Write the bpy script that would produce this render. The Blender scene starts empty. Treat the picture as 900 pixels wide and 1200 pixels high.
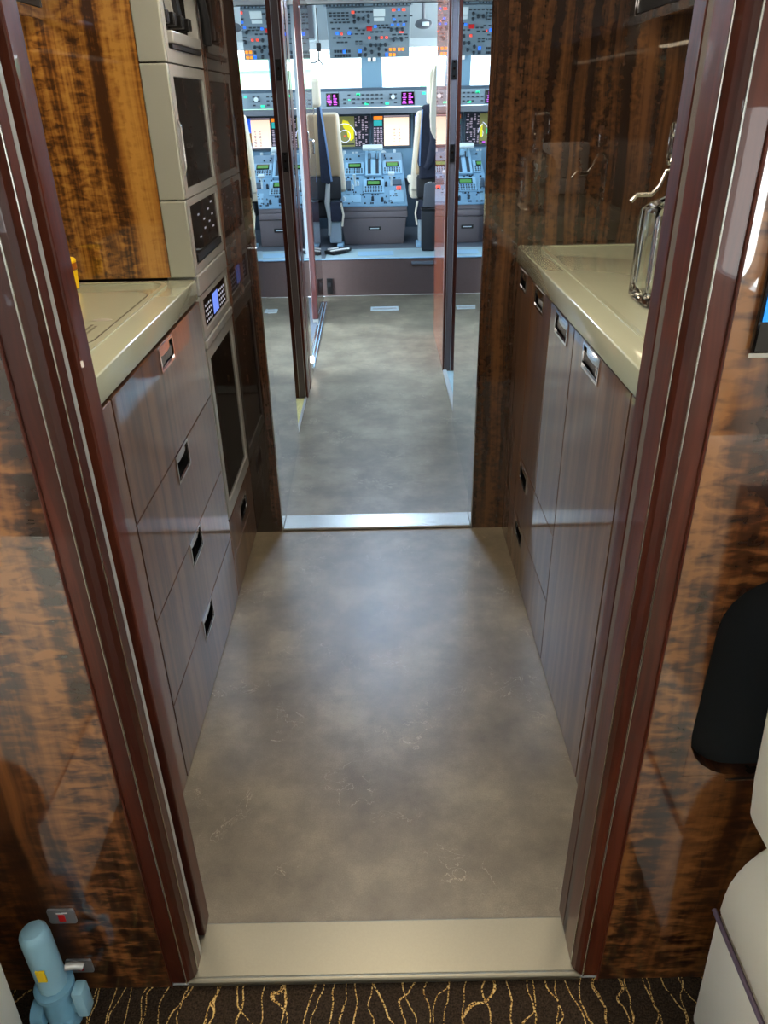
import bpy, bmesh, math, random
from mathutils import Vector, Matrix
random.seed(7)
SC = bpy.context.scene
COL = SC.collection
U = 0.8667            # one modelling unit in metres (eye height 1.5 units = 1.3 m)

# ---------------------------------------------------------------- camera
cd = bpy.data.cameras.new('camera'); cam = bpy.data.objects.new('camera', cd); COL.objects.link(cam)
def _cv(u, v): return Vector((u - 450.0, -(v - 600.0), -879.0))
_Y = _cv(442, 120).normalized(); _Z = -_cv(484, 2210); _Z = (_Z - _Y * _Z.dot(_Y)).normalized(); _X = _Y.cross(_Z)
cam.matrix_world = Matrix.Translation((0, 0, 1.5 * U)) @ Matrix((_X, _Y, _Z)).to_4x4()
cd.sensor_fit = 'VERTICAL'; cd.sensor_height = 24; cd.lens = 879 / 1200 * 24
cd.clip_start = .02; cd.clip_end = 500
SC.camera = cam
# ---------------------------------------------------------------- world, exposure
w = bpy.data.worlds.new('sky'); SC.world = w; w.use_nodes = True
wn = w.node_tree.nodes; wl = w.node_tree.links
bg = wn['Background']; bg.inputs['Strength'].default_value = 9
tc = wn.new('ShaderNodeTexCoord'); sp = wn.new('ShaderNodeSeparateXYZ'); rp = wn.new('ShaderNodeValToRGB')
wl.new(tc.outputs['Generated'], sp.inputs[0]); wl.new(sp.outputs['Z'], rp.inputs[0]); wl.new(rp.outputs[0], bg.inputs[0])
rp.color_ramp.elements[0].position = 0; rp.color_ramp.elements[0].color = (.93, .98, .97, 1)
rp.color_ramp.elements[1].position = .6; rp.color_ramp.elements[1].color = (.6, .8, 1, 1)
SC.view_settings.view_transform = 'Standard'; SC.view_settings.look = 'None'
SC.view_settings.exposure = 0.75; SC.view_settings.gamma = 1.0
SC.view_settings.use_curve_mapping = False
try:
    SC.cycles.use_denoising = True
    SC.cycles.max_bounces = 14; SC.cycles.glossy_bounces = 6; SC.cycles.transmission_bounces = 12
    SC.cycles.caustics_reflective = False; SC.cycles.caustics_refractive = False
    SC.cycles.sample_clamp_indirect = 4.0
except Exception: pass

# ---------------------------------------------------------------- materials
MATS = {}
def lin(c):
    return tuple(((x / 255) / 12.92 if x / 255 <= .04045 else (((x / 255) + .055) / 1.055) ** 2.4) for x in c) + (1,)
def base(name):
    m = bpy.data.materials.new(name); m.use_nodes = True
    MATS[name] = m
    return m, m.node_tree.nodes, m.node_tree.links, m.node_tree.nodes['Principled BSDF']
def plain(name, col, rough=.5, metal=0, coat=0, spec=.5, noise=0, nscale=60, bump=0, emit=None, es=0, trans=0, ior=1.45, coatr=.03):
    m, n, l, b = base(name)
    c = lin(col); b.inputs['Base Color'].default_value = c
    b.inputs['Roughness'].default_value = rough; b.inputs['Metallic'].default_value = metal
    b.inputs['Coat Weight'].default_value = coat; b.inputs['Coat Roughness'].default_value = coatr
    b.inputs['Specular IOR Level'].default_value = spec; b.inputs['IOR'].default_value = ior
    b.inputs['Transmission Weight'].default_value = trans
    if emit: b.inputs['Emission Color'].default_value = lin(emit); b.inputs['Emission Strength'].default_value = es
    if noise or bump:
        g = n.new('ShaderNodeTexCoord'); t = n.new('ShaderNodeTexNoise'); t.inputs['Scale'].default_value = nscale; t.inputs['Detail'].default_value = 4
        l.new(g.outputs['Object'], t.inputs['Vector'])
        if noise:
            r = n.new('ShaderNodeValToRGB'); l.new(t.outputs['Fac'], r.inputs[0]); l.new(r.outputs[0], b.inputs['Base Color'])
            r.color_ramp.elements[0].position = .3; r.color_ramp.elements[1].position = .7
            r.color_ramp.elements[0].color = tuple(x * (1 - noise) for x in c[:3]) + (1,)
            r.color_ramp.elements[1].color = tuple(min(1, x * (1 + noise)) for x in c[:3]) + (1,)
        if bump:
            k = n.new('ShaderNodeBump'); k.inputs['Strength'].default_value = bump; k.inputs['Distance'].default_value = .001
            l.new(t.outputs['Fac'], k.inputs['Height']); l.new(k.outputs[0], b.inputs['Normal'])
    return m
def wood(name, cols, bands=16, figure=.5, ripple=70, rough=.35, coat=1.0, seed=0, warp=.05, fine=.35, coatr=.015, cior=1.95):
    """lacquered veneer: vertical stripes, cross figure, clear gloss coat"""
    m, n, l, b = base(name)
    g = n.new('ShaderNodeTexCoord')
    def noise(sc, det=3, dist=0, vec=None, rg=.5):
        mp = n.new('ShaderNodeMapping'); mp.inputs['Scale'].default_value = sc; mp.inputs['Location'].default_value = (seed * 3.1, seed * 1.7, seed * .9)
        l.new(vec or g.outputs['Object'], mp.inputs[0])
        t = n.new('ShaderNodeTexNoise'); t.inputs['Scale'].default_value = 1; t.inputs['Detail'].default_value = det
        t.inputs['Distortion'].default_value = dist; t.inputs['Roughness'].default_value = rg
        l.new(mp.outputs[0], t.inputs['Vector']); return t
    # gently warped coordinates
    wv = noise((3.5, 3.5, 1.8), 2)
    sub = n.new('ShaderNodeVectorMath'); sub.operation = 'MULTIPLY_ADD'
    l.new(wv.outputs['Color'], sub.inputs[0]); sub.inputs[1].default_value = (warp * 2, warp * 2, warp * .3); l.new(g.outputs['Object'], sub.inputs[2])
    V = sub.outputs[0]
    A = noise((bands, bands, .55), 3, 0, V)
    Bn = noise((bands * 8, bands * 8, 2.2), 3, 0, V)
    F = noise((bands * 1.8, bands * 1.8, ripple), 3, .5, V)
    Mk = noise((bands * .55, bands * .55, 1.6), 2, 0, V)
    def math_(op, a, bb, cc=None):
        x = n.new('ShaderNodeMath'); x.operation = op
        for i, v in enumerate((a, bb, cc)):
            if v is None: continue
            if isinstance(v, (int, float)): x.inputs[i].default_value = v
            else: l.new(v, x.inputs[i])
        return x.outputs[0]
    f0 = math_('SUBTRACT', F.outputs['Fac'], .5)
    mk = n.new('ShaderNodeMapRange'); mk.inputs[1].default_value = .30; mk.inputs[2].default_value = .56; l.new(Mk.outputs['Fac'], mk.inputs[0])
    f1 = math_('MULTIPLY', f0, mk.outputs[0]); f2 = math_('MULTIPLY', f1, figure * .95)
    b0 = math_('SUBTRACT', Bn.outputs['Fac'], .5); b1 = math_('MULTIPLY', b0, fine)
    s1 = math_('ADD', math_('MULTIPLY_ADD', A.outputs['Fac'], 1.5, -.25), f2); s2 = math_('ADD', s1, b1)
    r = n.new('ShaderNodeValToRGB'); l.new(s2, r.inputs[0])
    ps = (.28, .44, .56, .74)
    e = r.color_ramp.elements
    while len(e) < 4: e.new(.5)
    for i in range(4): e[i].position = ps[i]; e[i].color = lin(cols[i])
    l.new(r.outputs[0], b.inputs['Base Color'])
    b.inputs['Roughness'].default_value = rough; b.inputs['Coat Weight'].default_value = coat; b.inputs['Coat Roughness'].default_value = coatr
    b.inputs['Coat IOR'].default_value = cior
    b.inputs['Specular IOR Level'].default_value = .3
    return m
wood('walnut_gold_lit', [(62, 34, 13), (118, 74, 27), (154, 104, 42), (184, 134, 62)], bands=22, figure=1.0, warp=.02, ripple=85, fine=.5, seed=1)  # gold brightness from the strip light is put into this veneer colour
wood('walnut_dark', [(18, 9, 6), (34, 18, 11), (56, 31, 18), (92, 56, 30)], warp=.02, bands=34, figure=.45, ripple=80, seed=2)
wood('walnut_splash', [(28, 16, 10), (48, 29, 16), (72, 46, 25), (98, 66, 37)], bands=34, figure=.8, warp=.018, ripple=75, seed=5)
wood('walnut_drawer', [(76, 49, 34), (90, 59, 41), (102, 68, 47), (116, 80, 55)], bands=30, figure=.3, warp=.015, ripple=60, cior=1.75, seed=3, fine=.5)
wood('walnut_bulkhead', [(34, 17, 9), (66, 36, 18), (106, 63, 31), (142, 92, 48)], bands=14, figure=1.25, ripple=72, seed=4, warp=.035, fine=.3)
wood('walnut_orange', [(128, 52, 20), (146, 64, 27), (158, 76, 34), (172, 90, 44)], bands=30, figure=.15, seed=6)
wood('mahogany', [(56, 20, 11), (64, 24, 13), (74, 29, 16), (86, 37, 21)], bands=20, figure=.12, ripple=30, seed=7, fine=.7, cior=1.45, coat=.35, rough=.42)
wood('mahogany_red', [(62, 18, 10), (72, 23, 13), (84, 29, 16), (94, 36, 22)], bands=30, figure=.1, seed=8)
plain('mirror', (222, 226, 228), rough=.01, metal=1)
plain('steel', (214, 214, 208), rough=.26, metal=1, noise=.05, nscale=220)
plain('sill_steel', (128, 126, 113), rough=.42, metal=.9, noise=.03, nscale=300)
plain('chrome', (225, 225, 228), rough=.05, metal=1)
plain('alloy', (190, 193, 190), rough=.3, metal=.5)
plain('tower_trim', (164, 167, 156), rough=.3, metal=.25, coat=.3)
plain('counter', (162, 167, 146), rough=.24, noise=.02, nscale=8, coat=.6, coatr=.06)
plain('joint', (70, 66, 52), rough=.7)
plain('black', (8, 8, 9), rough=.35)
plain('black_gloss', (6, 6, 7), rough=.04, coat=1)
plain('glass_dark', (9, 8, 8), rough=.03, spec=.5)
plain('rubber', (96, 88, 82), rough=.8, bump=.4, nscale=900)
plain('dark_backing', (22, 16, 13), rough=.9)  # plain dark brown for carcasses, appliance bodies and backing boxes
plain('leather', (232, 225, 204), rough=.45, bump=.15, nscale=400)
plain('leather_side', (236, 231, 214), rough=.5)
plain('piping', (92, 78, 92), rough=.5)
plain('placard', (150, 152, 154), rough=.35, metal=.5)
plain('red', (205, 30, 30), rough=.5)
plain('white', (235, 235, 232), rough=.5)
plain('blue_plastic', (112, 160, 182), rough=.42, noise=.06, nscale=40)
plain('blue_plastic_light', (140, 182, 198), rough=.45)
plain('yellow', (240, 200, 20), rough=.5)
plain('hollow', (20, 25, 28), rough=.75)
plain('riser', (88, 72, 68), rough=.95, noise=.25, nscale=500, bump=.5)
plain('deck_strip', (150, 172, 176), rough=.5)
plain('deck', (90, 96, 104), rough=.8)
plain('console', (98, 90, 92), rough=.6, noise=.08, nscale=300)
plain('console_lid', (110, 102, 104), rough=.55)
plain('panel_blue', (112, 148, 172), rough=.5)
plain('panel_edge', (138, 176, 200), rough=.45)
plain('panel_grey', (112, 130, 142), rough=.55)
plain('panel_dark', (62, 78, 92), rough=.55)
plain('shelf_grey', (92, 98, 106), rough=.6)
plain('lining', (150, 164, 172), rough=.6)
plain('lining_dark', (92, 96, 104), rough=.6)
plain('tan', (178, 152, 116), rough=.6)
plain('cream', (222, 212, 190), rough=.6)
plain('navy', (34, 38, 54), rough=.85, noise=.2, nscale=40)
plain('navy_light', (104, 132, 172), rough=.6)
plain('cloth_grey', (86, 88, 94), rough=.9)
plain('key', (44, 54, 64), rough=.5)
plain('key_light', (196, 210, 214), rough=.5)
plain('cabin_lining', (206, 200, 192), rough=.7)
plain('soft_black', (26, 28, 32), rough=.6)
plain('grey_weave', (214, 214, 218), rough=.9, noise=.2, nscale=500)
plain('glass', (250, 255, 252), rough=0.0, trans=1, ior=1.47)
plain('window_glass', (250, 255, 255), rough=0.0, trans=1, ior=1.01)
plain('tarmac', (150, 152, 150), rough=.9)
plain('hangar', (225, 235, 232), rough=.8)
plain('hedge', (150, 190, 150), rough=.9)
plain('amber', (150, 84, 22), rough=.1, coat=1)
def glow(name, col, s, basec=None):
    return plain(name, basec or col, rough=.4, emit=col, es=s * (.62 if s < 2 else 1))
glow('lamp_led', (255, 232, 196), 6.5); glow('lamp_warm', (255, 236, 210), 9)
glow('lamp_neutral', (255, 242, 226), 5)
glow('lamp_cool_fill', (192, 222, 255), 66)  # fill glow added for cool brightness in corridor and right doorway
glow('lcd', (120, 150, 255), .9, (40, 50, 110))
glow('lit_white', (225, 230, 255), .8); glow('lit_dim', (200, 205, 225), .4); glow('lit_cream', (255, 226, 200), .95); glow('lit_green', (40, 225, 150), .9)
glow('lit_orange', (255, 140, 40), 1.0); glow('lit_blue', (40, 110, 255), 1.0); glow('lit_red', (255, 80, 60), .8)
glow('lit_yellow', (215, 205, 20), .75); glow('lit_magenta', (190, 80, 200), .7); glow('lit_sky', (30, 90, 220), .9)
glow('lit_olive', (120, 122, 72), .55); glow('lit_mauve', (176, 158, 172), .55); glow('lit_violet', (34, 20, 50), .6)
glow('lit_teal', (40, 170, 170), .7); glow('screen_blue', (10, 120, 205), 1.0); glow('lit_screen_dark', (14, 20, 34), .5)
glow('lit_brown', (130, 90, 20), .7); glow('lit_lcdgreen', (70, 120, 60), .5)

def floor_mat():
    m, n, l, b = base('floor_vinyl')
    g = n.new('ShaderNodeTexCoord')
    def nz(sc, det, dist=0, rg=.55):
        t = n.new('ShaderNodeTexNoise'); t.inputs['Scale'].default_value = sc; t.inputs['Detail'].default_value = det; t.inputs['Roughness'].default_value = rg
        t.inputs['Distortion'].default_value = dist; l.new(g.outputs['Object'], t.inputs['Vector']); return t
    a = nz(5.0, 8, 0, .66); f = nz(420, 3); v = nz(14, 5, 1.2)
    mixf = n.new('ShaderNodeMath'); mixf.operation = 'MULTIPLY_ADD'; l.new(f.outputs[0], mixf.inputs[0]); mixf.inputs[1].default_value = .35; l.new(a.outputs[0], mixf.inputs[2])
    r = n.new('ShaderNodeValToRGB'); l.new(mixf.outputs[0], r.inputs[0]); e = r.color_ramp.elements
    e[0].position = .5; e[0].color = lin((94, 86, 71)); e[1].position = .86; e[1].color = lin((138, 129, 107))
    x = e.new(.66); x.color = lin((112, 103, 86))
    # thin wandering creases
    cr = n.new('ShaderNodeMath'); cr.operation = 'SUBTRACT'; l.new(v.outputs[0], cr.inputs[0]); cr.inputs[1].default_value = .5
    ab = n.new('ShaderNodeMath'); ab.operation = 'ABSOLUTE'; l.new(cr.outputs[0], ab.inputs[0])
    mr = n.new('ShaderNodeMapRange'); l.new(ab.outputs[0], mr.inputs[0]); mr.inputs[1].default_value = 0; mr.inputs[2].default_value = .006; mr.inputs[3].default_value = 1; mr.inputs[4].default_value = 0
    msk = nz(6, 2); mm = n.new('ShaderNodeMapRange'); l.new(msk.outputs[0], mm.inputs[0]); mm.inputs[1].default_value = .54; mm.inputs[2].default_value = .62
    ml = n.new('ShaderNodeMath'); ml.operation = 'MULTIPLY'; l.new(mr.outputs[0], ml.inputs[0]); l.new(mm.outputs[0], ml.inputs[1])
    l2 = n.new('ShaderNodeMath'); l2.operation = 'MULTIPLY'; l.new(ml.outputs[0], l2.inputs[0]); l2.inputs[1].default_value = .55
    mx = n.new('ShaderNodeMix'); mx.data_type = 'RGBA'; l.new(l2.outputs[0], mx.inputs[0]); l.new(r.outputs[0], mx.inputs[6]); mx.inputs[7].default_value = lin((196, 184, 158))
    l.new(mx.outputs[2], b.inputs['Base Color'])
    b.inputs['Roughness'].default_value = .38; b.inputs['Specular IOR Level'].default_value = .6
    bm_ = n.new('ShaderNodeBump'); bm_.inputs['Strength'].default_value = .25; bm_.inputs['Distance'].default_value = .0012
    ad = n.new('ShaderNodeMath'); ad.operation = 'ADD'; l.new(a.outputs[0], ad.inputs[0]); l.new(ml.outputs[0], ad.inputs[1]); l.new(ad.outputs[0], bm_.inputs['Height']); l.new(bm_.outputs[0], b.inputs['Normal'])
floor_mat()
def carpet_mat():
    m, n, l, b = base('carpet')
    g = n.new('ShaderNodeTexCoord'); sx = n.new('ShaderNodeSeparateXYZ'); l.new(g.outputs['Object'], sx.inputs[0])
    def M(op, a, bb=None, cc=None):
        x = n.new('ShaderNodeMath'); x.operation = op
        for i, v in enumerate((a, bb, cc)):
            if v is None: continue
            if isinstance(v, (int, float)): x.inputs[i].default_value = v
            else: l.new(v, x.inputs[i])
        return x.outputs[0]
    def strand(seed, spacing, amp, width):
        mp = n.new('ShaderNodeMapping'); mp.inputs['Location'].default_value = (seed, seed * 2, 0); mp.inputs['Scale'].default_value = (5, 6, 1)
        l.new(g.outputs['Object'], mp.inputs[0]); t = n.new('ShaderNodeTexNoise'); t.inputs['Scale'].default_value = 1; t.inputs['Detail'].default_value = 2.5
        l.new(mp.outputs[0], t.inputs['Vector'])
        xx = M('MULTIPLY_ADD', t.outputs[0], amp, sx.outputs[0]); q = M('MULTIPLY', xx, 1 / spacing); q = M('ADD', q, seed)
        fr = M('FRACT', q); d = M('ABSOLUTE', M('SUBTRACT', fr, .5)); 
        return M('LESS_THAN', d, width / spacing)
    s = M('MAXIMUM', strand(1.3, .037, .15, .0012), strand(4.7, .055, -.2, .0012))
    dn = n.new('ShaderNodeTexNoise'); dn.inputs['Scale'].default_value = 330; dn.inputs['Detail'].default_value = 1; l.new(g.outputs['Object'], dn.inputs['Vector'])
    s = M('MULTIPLY', s, M('GREATER_THAN', dn.outputs[0], .42))
    gc = n.new('ShaderNodeValToRGB'); l.new(dn.outputs[0], gc.inputs[0]); gc.color_ramp.elements[0].position = .42; gc.color_ramp.elements[0].color = lin((150, 108, 40)); gc.color_ramp.elements[1].position = .65; gc.color_ramp.elements[1].color = lin((225, 195, 130))
    dk = n.new('ShaderNodeValToRGB'); l.new(dn.outputs[0], dk.inputs[0]); dk.color_ramp.elements[0].position = .3; dk.color_ramp.elements[0].color = lin((34, 26, 20)); dk.color_ramp.elements[1].position = .7; dk.color_ramp.elements[1].color = lin((62, 50, 38))
    mx = n.new('ShaderNodeMix'); mx.data_type = 'RGBA'; l.new(s, mx.inputs[0]); l.new(dk.outputs[0], mx.inputs[6]); l.new(gc.outputs[0], mx.inputs[7])
    l.new(mx.outputs[2], b.inputs['Base Color']); b.inputs['Roughness'].default_value = .95; b.inputs['Specular IOR Level'].default_value = .1
    k = n.new('ShaderNodeBump'); k.inputs['Strength'].default_value = .7; k.inputs['Distance'].default_value = .003; l.new(dn.outputs[0], k.inputs['Height']); l.new(k.outputs[0], b.inputs['Normal'])
carpet_mat()
plain('vestibule_carpet', (196, 184, 120), rough=.95, noise=.35, nscale=160)

# ---------------------------------------------------------------- mesh builder
class B:
    def __init__(s): s.bm = bmesh.new()
    def _merge(s, t, M=None):
        if M is not None: bmesh.ops.transform(t, matrix=M, verts=t.verts)
        me = bpy.data.meshes.new('tmp'); t.to_mesh(me); t.free(); s.bm.from_mesh(me); bpy.data.meshes.remove(me)
    def box(s, x0, x1, y0, y1, z0, z1, r=0, seg=2, M=None):
        x0, x1 = min(x0, x1), max(x0, x1); y0, y1 = min(y0, y1), max(y0, y1); z0, z1 = min(z0, z1), max(z0, z1)
        t = bmesh.new(); bmesh.ops.create_cube(t, size=1)
        for v in t.verts: v.co = Vector((x0 + (v.co.x + .5) * (x1 - x0), y0 + (v.co.y + .5) * (y1 - y0), z0 + (v.co.z + .5) * (z1 - z0)))
        if r: bmesh.ops.bevel(t, geom=list(t.edges), offset=min(r, .49 * min(x1 - x0, y1 - y0, z1 - z0)), segments=seg, profile=.5, affect='EDGES')
        s._merge(t, M); return s
    def prism(s, poly, axis, a, b, r=0, seg=2, M=None):
        def P(p, c): return {'x': (c, p[0], p[1]), 'y': (p[0], c, p[1]), 'z': (p[0], p[1], c)}[axis]
        t = bmesh.new(); A = [t.verts.new(P(p, a)) for p in poly]; Bv = [t.verts.new(P(p, b)) for p in poly]; n = len(poly)
        t.faces.new(A); t.faces.new(Bv[::-1])
        for i in range(n): t.faces.new((A[i], Bv[i], Bv[(i + 1) % n], A[(i + 1) % n]))
        bmesh.ops.recalc_face_normals(t, faces=t.faces)
        if r: bmesh.ops.bevel(t, geom=list(t.edges), offset=r, segments=seg, profile=.5, affect='EDGES')
        s._merge(t, M); return s
    def hexa(s, p, r=0, seg=2):
        """8 points: bottom ring 4, top ring 4"""
        t = bmesh.new(); v = [t.verts.new(q) for q in p]
        for f in ((0, 1, 2, 3), (7, 6, 5, 4), (0, 4, 5, 1), (1, 5, 6, 2), (2, 6, 7, 3), (3, 7, 4, 0)): t.faces.new([v[i] for i in f])
        bmesh.ops.recalc_face_normals(t, faces=t.faces)
        if r: bmesh.ops.bevel(t, geom=list(t.edges), offset=r, segments=seg, profile=.5, affect='EDGES')
        s._merge(t); return s
    def ring(s, axis, a, b, o, i, M=None):
        """rectangular frame; o, i = (u0,u1,v0,v1) outer/inner; extruded along axis from a to b"""
        def P(u, v, c): return {'x': (c, u, v), 'y': (u, c, v), 'z': (u, v, c)}[axis]
        t = bmesh.new()
        def q(R, c): return [t.verts.new(P(u, v, c)) for u, v in ((R[0], R[2]), (R[1], R[2]), (R[1], R[3]), (R[0], R[3]))]
        oa, ia, ob, ib = q(o, a), q(i, a), q(o, b), q(i, b)
        for k in range(4):
            j = (k + 1) % 4
            t.faces.new((oa[k], oa[j], ia[j], ia[k])); t.faces.new((ob[k], ib[k], ib[j], ob[j]))
            t.faces.new((oa[k], ob[k], ob[j], oa[j])); t.faces.new((ia[k], ia[j], ib[j], ib[k]))
        bmesh.ops.recalc_face_normals(t, faces=t.faces); s._merge(t, M); return s
    def tube(s, pts, r, n=8, cap=True, M=None):
        pts = [Vector(p) for p in pts]; t = bmesh.new(); rings = []; up = None
        rr = r if isinstance(r, (list, tuple)) else [r] * len(pts)
        for k, p in enumerate(pts):
            d = (pts[min(k + 1, len(pts) - 1)] - pts[max(k - 1, 0)]).normalized()
            if up is None: up = d.orthogonal().normalized()
            up = (up - d * up.dot(d)).normalized(); sd = d.cross(up)
            rings.append([t.verts.new(p + (up * math.cos(a) + sd * math.sin(a)) * rr[k]) for a in (2 * math.pi * i / n for i in range(n))])
        for k in range(len(rings) - 1):
            for i in range(n): t.faces.new((rings[k][i], rings[k][(i + 1) % n], rings[k + 1][(i + 1) % n], rings[k + 1][i]))
        if cap: t.faces.new(rings[0][::-1]); t.faces.new(rings[-1])
        bmesh.ops.recalc_face_normals(t, faces=t.faces); s._merge(t, M); return s
    def cyl(s, p0, p1, r, n=16, r2=None): return s.tube([p0, p1], [r, r if r2 is None else r2], n)
    def lathe(s, prof, c, n=24, M=None):
        t = bmesh.new(); rings = []
        for r, z in prof:
            rings.append([t.verts.new((c[0] + r * math.cos(2 * math.pi * i / n), c[1] + r * math.sin(2 * math.pi * i / n), c[2] + z)) for i in range(n)])
        for k in range(len(rings) - 1):
            for i in range(n): t.faces.new((rings[k][i], rings[k][(i + 1) % n], rings[k + 1][(i + 1) % n], rings[k + 1][i]))
        t.faces.new(rings[0][::-1]); t.faces.new(rings[-1])
        bmesh.ops.recalc_face_normals(t, faces=t.faces); s._merge(t, M); return s
ROOT = {}
def mk(name, b, mat, parent=None, label=None, kind=None, smooth=False, loc=None):
    """link a builder as ONE mesh object, vertices in modelling units"""
    org = Vector((0, 0, 0))
    if parent is not None: org = ROOT[parent.name]
    elif loc is not None: org = Vector(loc)
    bmesh.ops.translate(b.bm, vec=-org, verts=b.bm.verts); bmesh.ops.scale(b.bm, vec=(U, U, U), verts=b.bm.verts)
    me = bpy.data.meshes.new(name); b.bm.to_mesh(me); b.bm.free()
    me.materials.append(MATS[mat])
    if smooth:
        for p in me.polygons: p.use_smooth = True
        try: me.set_sharp_from_angle(angle=math.radians(35))
        except Exception: pass
    o = bpy.data.objects.new(name, me); COL.objects.link(o)
    if parent is not None: o.parent = parent
    else: o.location = org * U
    ROOT[o.name] = org
    if label: o['label'] = label
    if kind: o['kind'] = kind
    return o
def thing(name, loc, label, cat, group=None):
    o = bpy.data.objects.new(name, None); COL.objects.link(o); o.location = Vector(loc) * U; o.empty_display_size = .05
    ROOT[o.name] = Vector(loc); o['label'] = label; o['category'] = cat
    if group: o['group'] = group
    return o
def tag(o, label, cat, group=None):
    o['label'] = label; o['category'] = cat
    if group: o['group'] = group
    return o
def struct(name, b, mat, label=None, **k): return mk(name, b, mat, label=label, kind='structure', **k)
def copy_tree(root, loc, label=None):
    r = root.copy(); COL.objects.link(r); r.location = Vector(loc) * U; ROOT[r.name] = Vector(loc)
    if label: r['label'] = label
    for ch in root.children:
        c = ch.copy(); COL.objects.link(c); c.parent = r
        for g in ch.children:
            d = g.copy(); COL.objects.link(d); d.parent = c
    return r

# ================================================================ SETTING
H = 2.15
struct('floor', B().box(-1.06, 1.06, .852, 2.602, -.05, 0), 'floor_vinyl', 'grey-brown stone-look vinyl floor of the galley')
struct('floor', B().box(-.440, .38, 2.722, 6.76, -.05, 0).box(-.50, -.441, 4.16, 6.76, -.05, 0), 'floor_vinyl', 'stone-look vinyl floor of the corridor towards the flight deck')
struct('floor', B().box(-1.3, 1.3, -4.2, .845, -.05, -.004), 'carpet', 'dark brown carpet with wavy gold lines')
# sills
s = struct('trim_1', B().box(-.40, .36, .850, .962, .001, .010, r=.003), 'sill_steel', 'wide pale steel threshold plate between carpet and galley')
mk('sill_lip', B().box(-.40, .36, .838, .8505, .0005, .014, r=.004), 'sill_steel', s)
s = struct('trim_2', B().box(-.409, .339, 2.618, 2.716, .001, .010, r=.002), 'steel', 'steel threshold plate at the corridor entrance')
mk('sill_lip', B().box(-.409, .339, 2.603, 2.617, .0005, .012, r=.003), 'steel', s)
# ceilings and shell
struct('ceiling', B().box(-1.3, 1.3, .86, 6.76, H, H + .04), 'cabin_lining', 'pale ceiling lining above galley and corridor')
struct('ceiling', B().box(-1.3, 1.3, -4.2, .855, 2.2, 2.24), 'cabin_lining', 'pale cabin ceiling lining')
struct('wall_left', B().box(-1.12, -1.06, .98, 2.6, 0, H), 'walnut_dark', 'dark veneer wall behind left galley worktop')
struct('wall_right', B().box(1.06, 1.12, .98, 2.6, 0, H), 'walnut_dark', 'dark veneer wall behind right galley worktop')

# ---- near bulkhead (facing the cabin) with a pocket-door frame
def bulkhead_side(sg, xe):
    """sg -1 left, +1 right ; xe inner face X"""
    side = 'left' if sg < 0 else 'right'
    X = lambda d: xe + sg * d
    o = None
    b = B()
    if sg < 0:
        b.box(X(.045), -1.3, .84, .93, 0, 2.2)
    else:
        # panel with a recessed niche and a screen opening
        poly = [(.395, 0), (1.3, 0), (1.3, 2.2), (.395, 2.2)]
        b.ring('y', .84, .93, (X(.045), 1.3, 0, 2.2), (.462, .96, .553, .93))
    o = struct('wall_' + side, b, 'walnut_bulkhead', 'glossy figured walnut bulkhead %s of the galley doorway' % side)
    # frame boards (reveal), seal and slot
    mk('frame_corner', B().prism([(X(0), .89 if sg < 0 else .918), (X(0), .864), (X(.004), .851), (X(.010), .844), (X(.018), .840), (X(.044), .84), (X(.044), .93), (X(.034), .93), (X(.034), .89 if sg < 0 else .918)], 'z', .012, 2.2), 'mahogany', o)
    mk('edge_bead', B().tube([(X(-.0002), .864, .012), (X(-.0002), .864, 2.2)], .0016, 8), 'steel', o, smooth=True)
    mk('edge_bead', B().tube([(X(.017), .8396, .012), (X(.017), .8396, 2.2)], .0014, 8), 'steel', o, smooth=True)
    mk('frame_bead', B().tube([(X(.046), .8385, .0), (X(.046), .8385, 2.2)], .0022, 8), 'mahogany', o, smooth=True)
    if sg < 0:
        mk('steel_seal', B().box(X(.0), X(.02), .891, .903, .012, 2.2, r=.002), 'alloy', o)
        mk('pocket_slot', B().box(X(.030), X(.05), .9035, .932, .012, 2.2), 'black', o)
        mk('frame_board', B().box(X(0), X(.07), .933, .978, .012, 2.2, r=.003), 'mahogany', o)
    else:
        mk('fabric_seal', B().box(X(.0008), X(.03), .919, .9365, .012, 2.2), 'rubber', o)
        mk('frame_board', B().box(X(0), X(.07), .937, .978, .012, 2.2, r=.003), 'mahogany', o)
    return o
wl_ = bulkhead_side(-1, -.386)
wr_ = bulkhead_side(1, .346)
struct('wall_front', B().box(-1.3, 1.3, .845, .975, 2.2005, 2.3), 'mahogany', 'header over the doorway')
# rest of near bulkhead thickness towards the galley
struct('wall_left', B().box(-.458, -1.12, .934, .976, 0, H), 'walnut_dark', 'galley side of the left bulkhead')
struct('wall_right', B().box(.418, 1.12, .934, .976, 0, .5), 'walnut_dark', 'galley side of the right bulkhead')
struct('wall_right', B().box(.418, 1.12, .934, .976, .98, H), 'walnut_dark', 'galley side of the right bulkhead above the niche')
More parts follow.
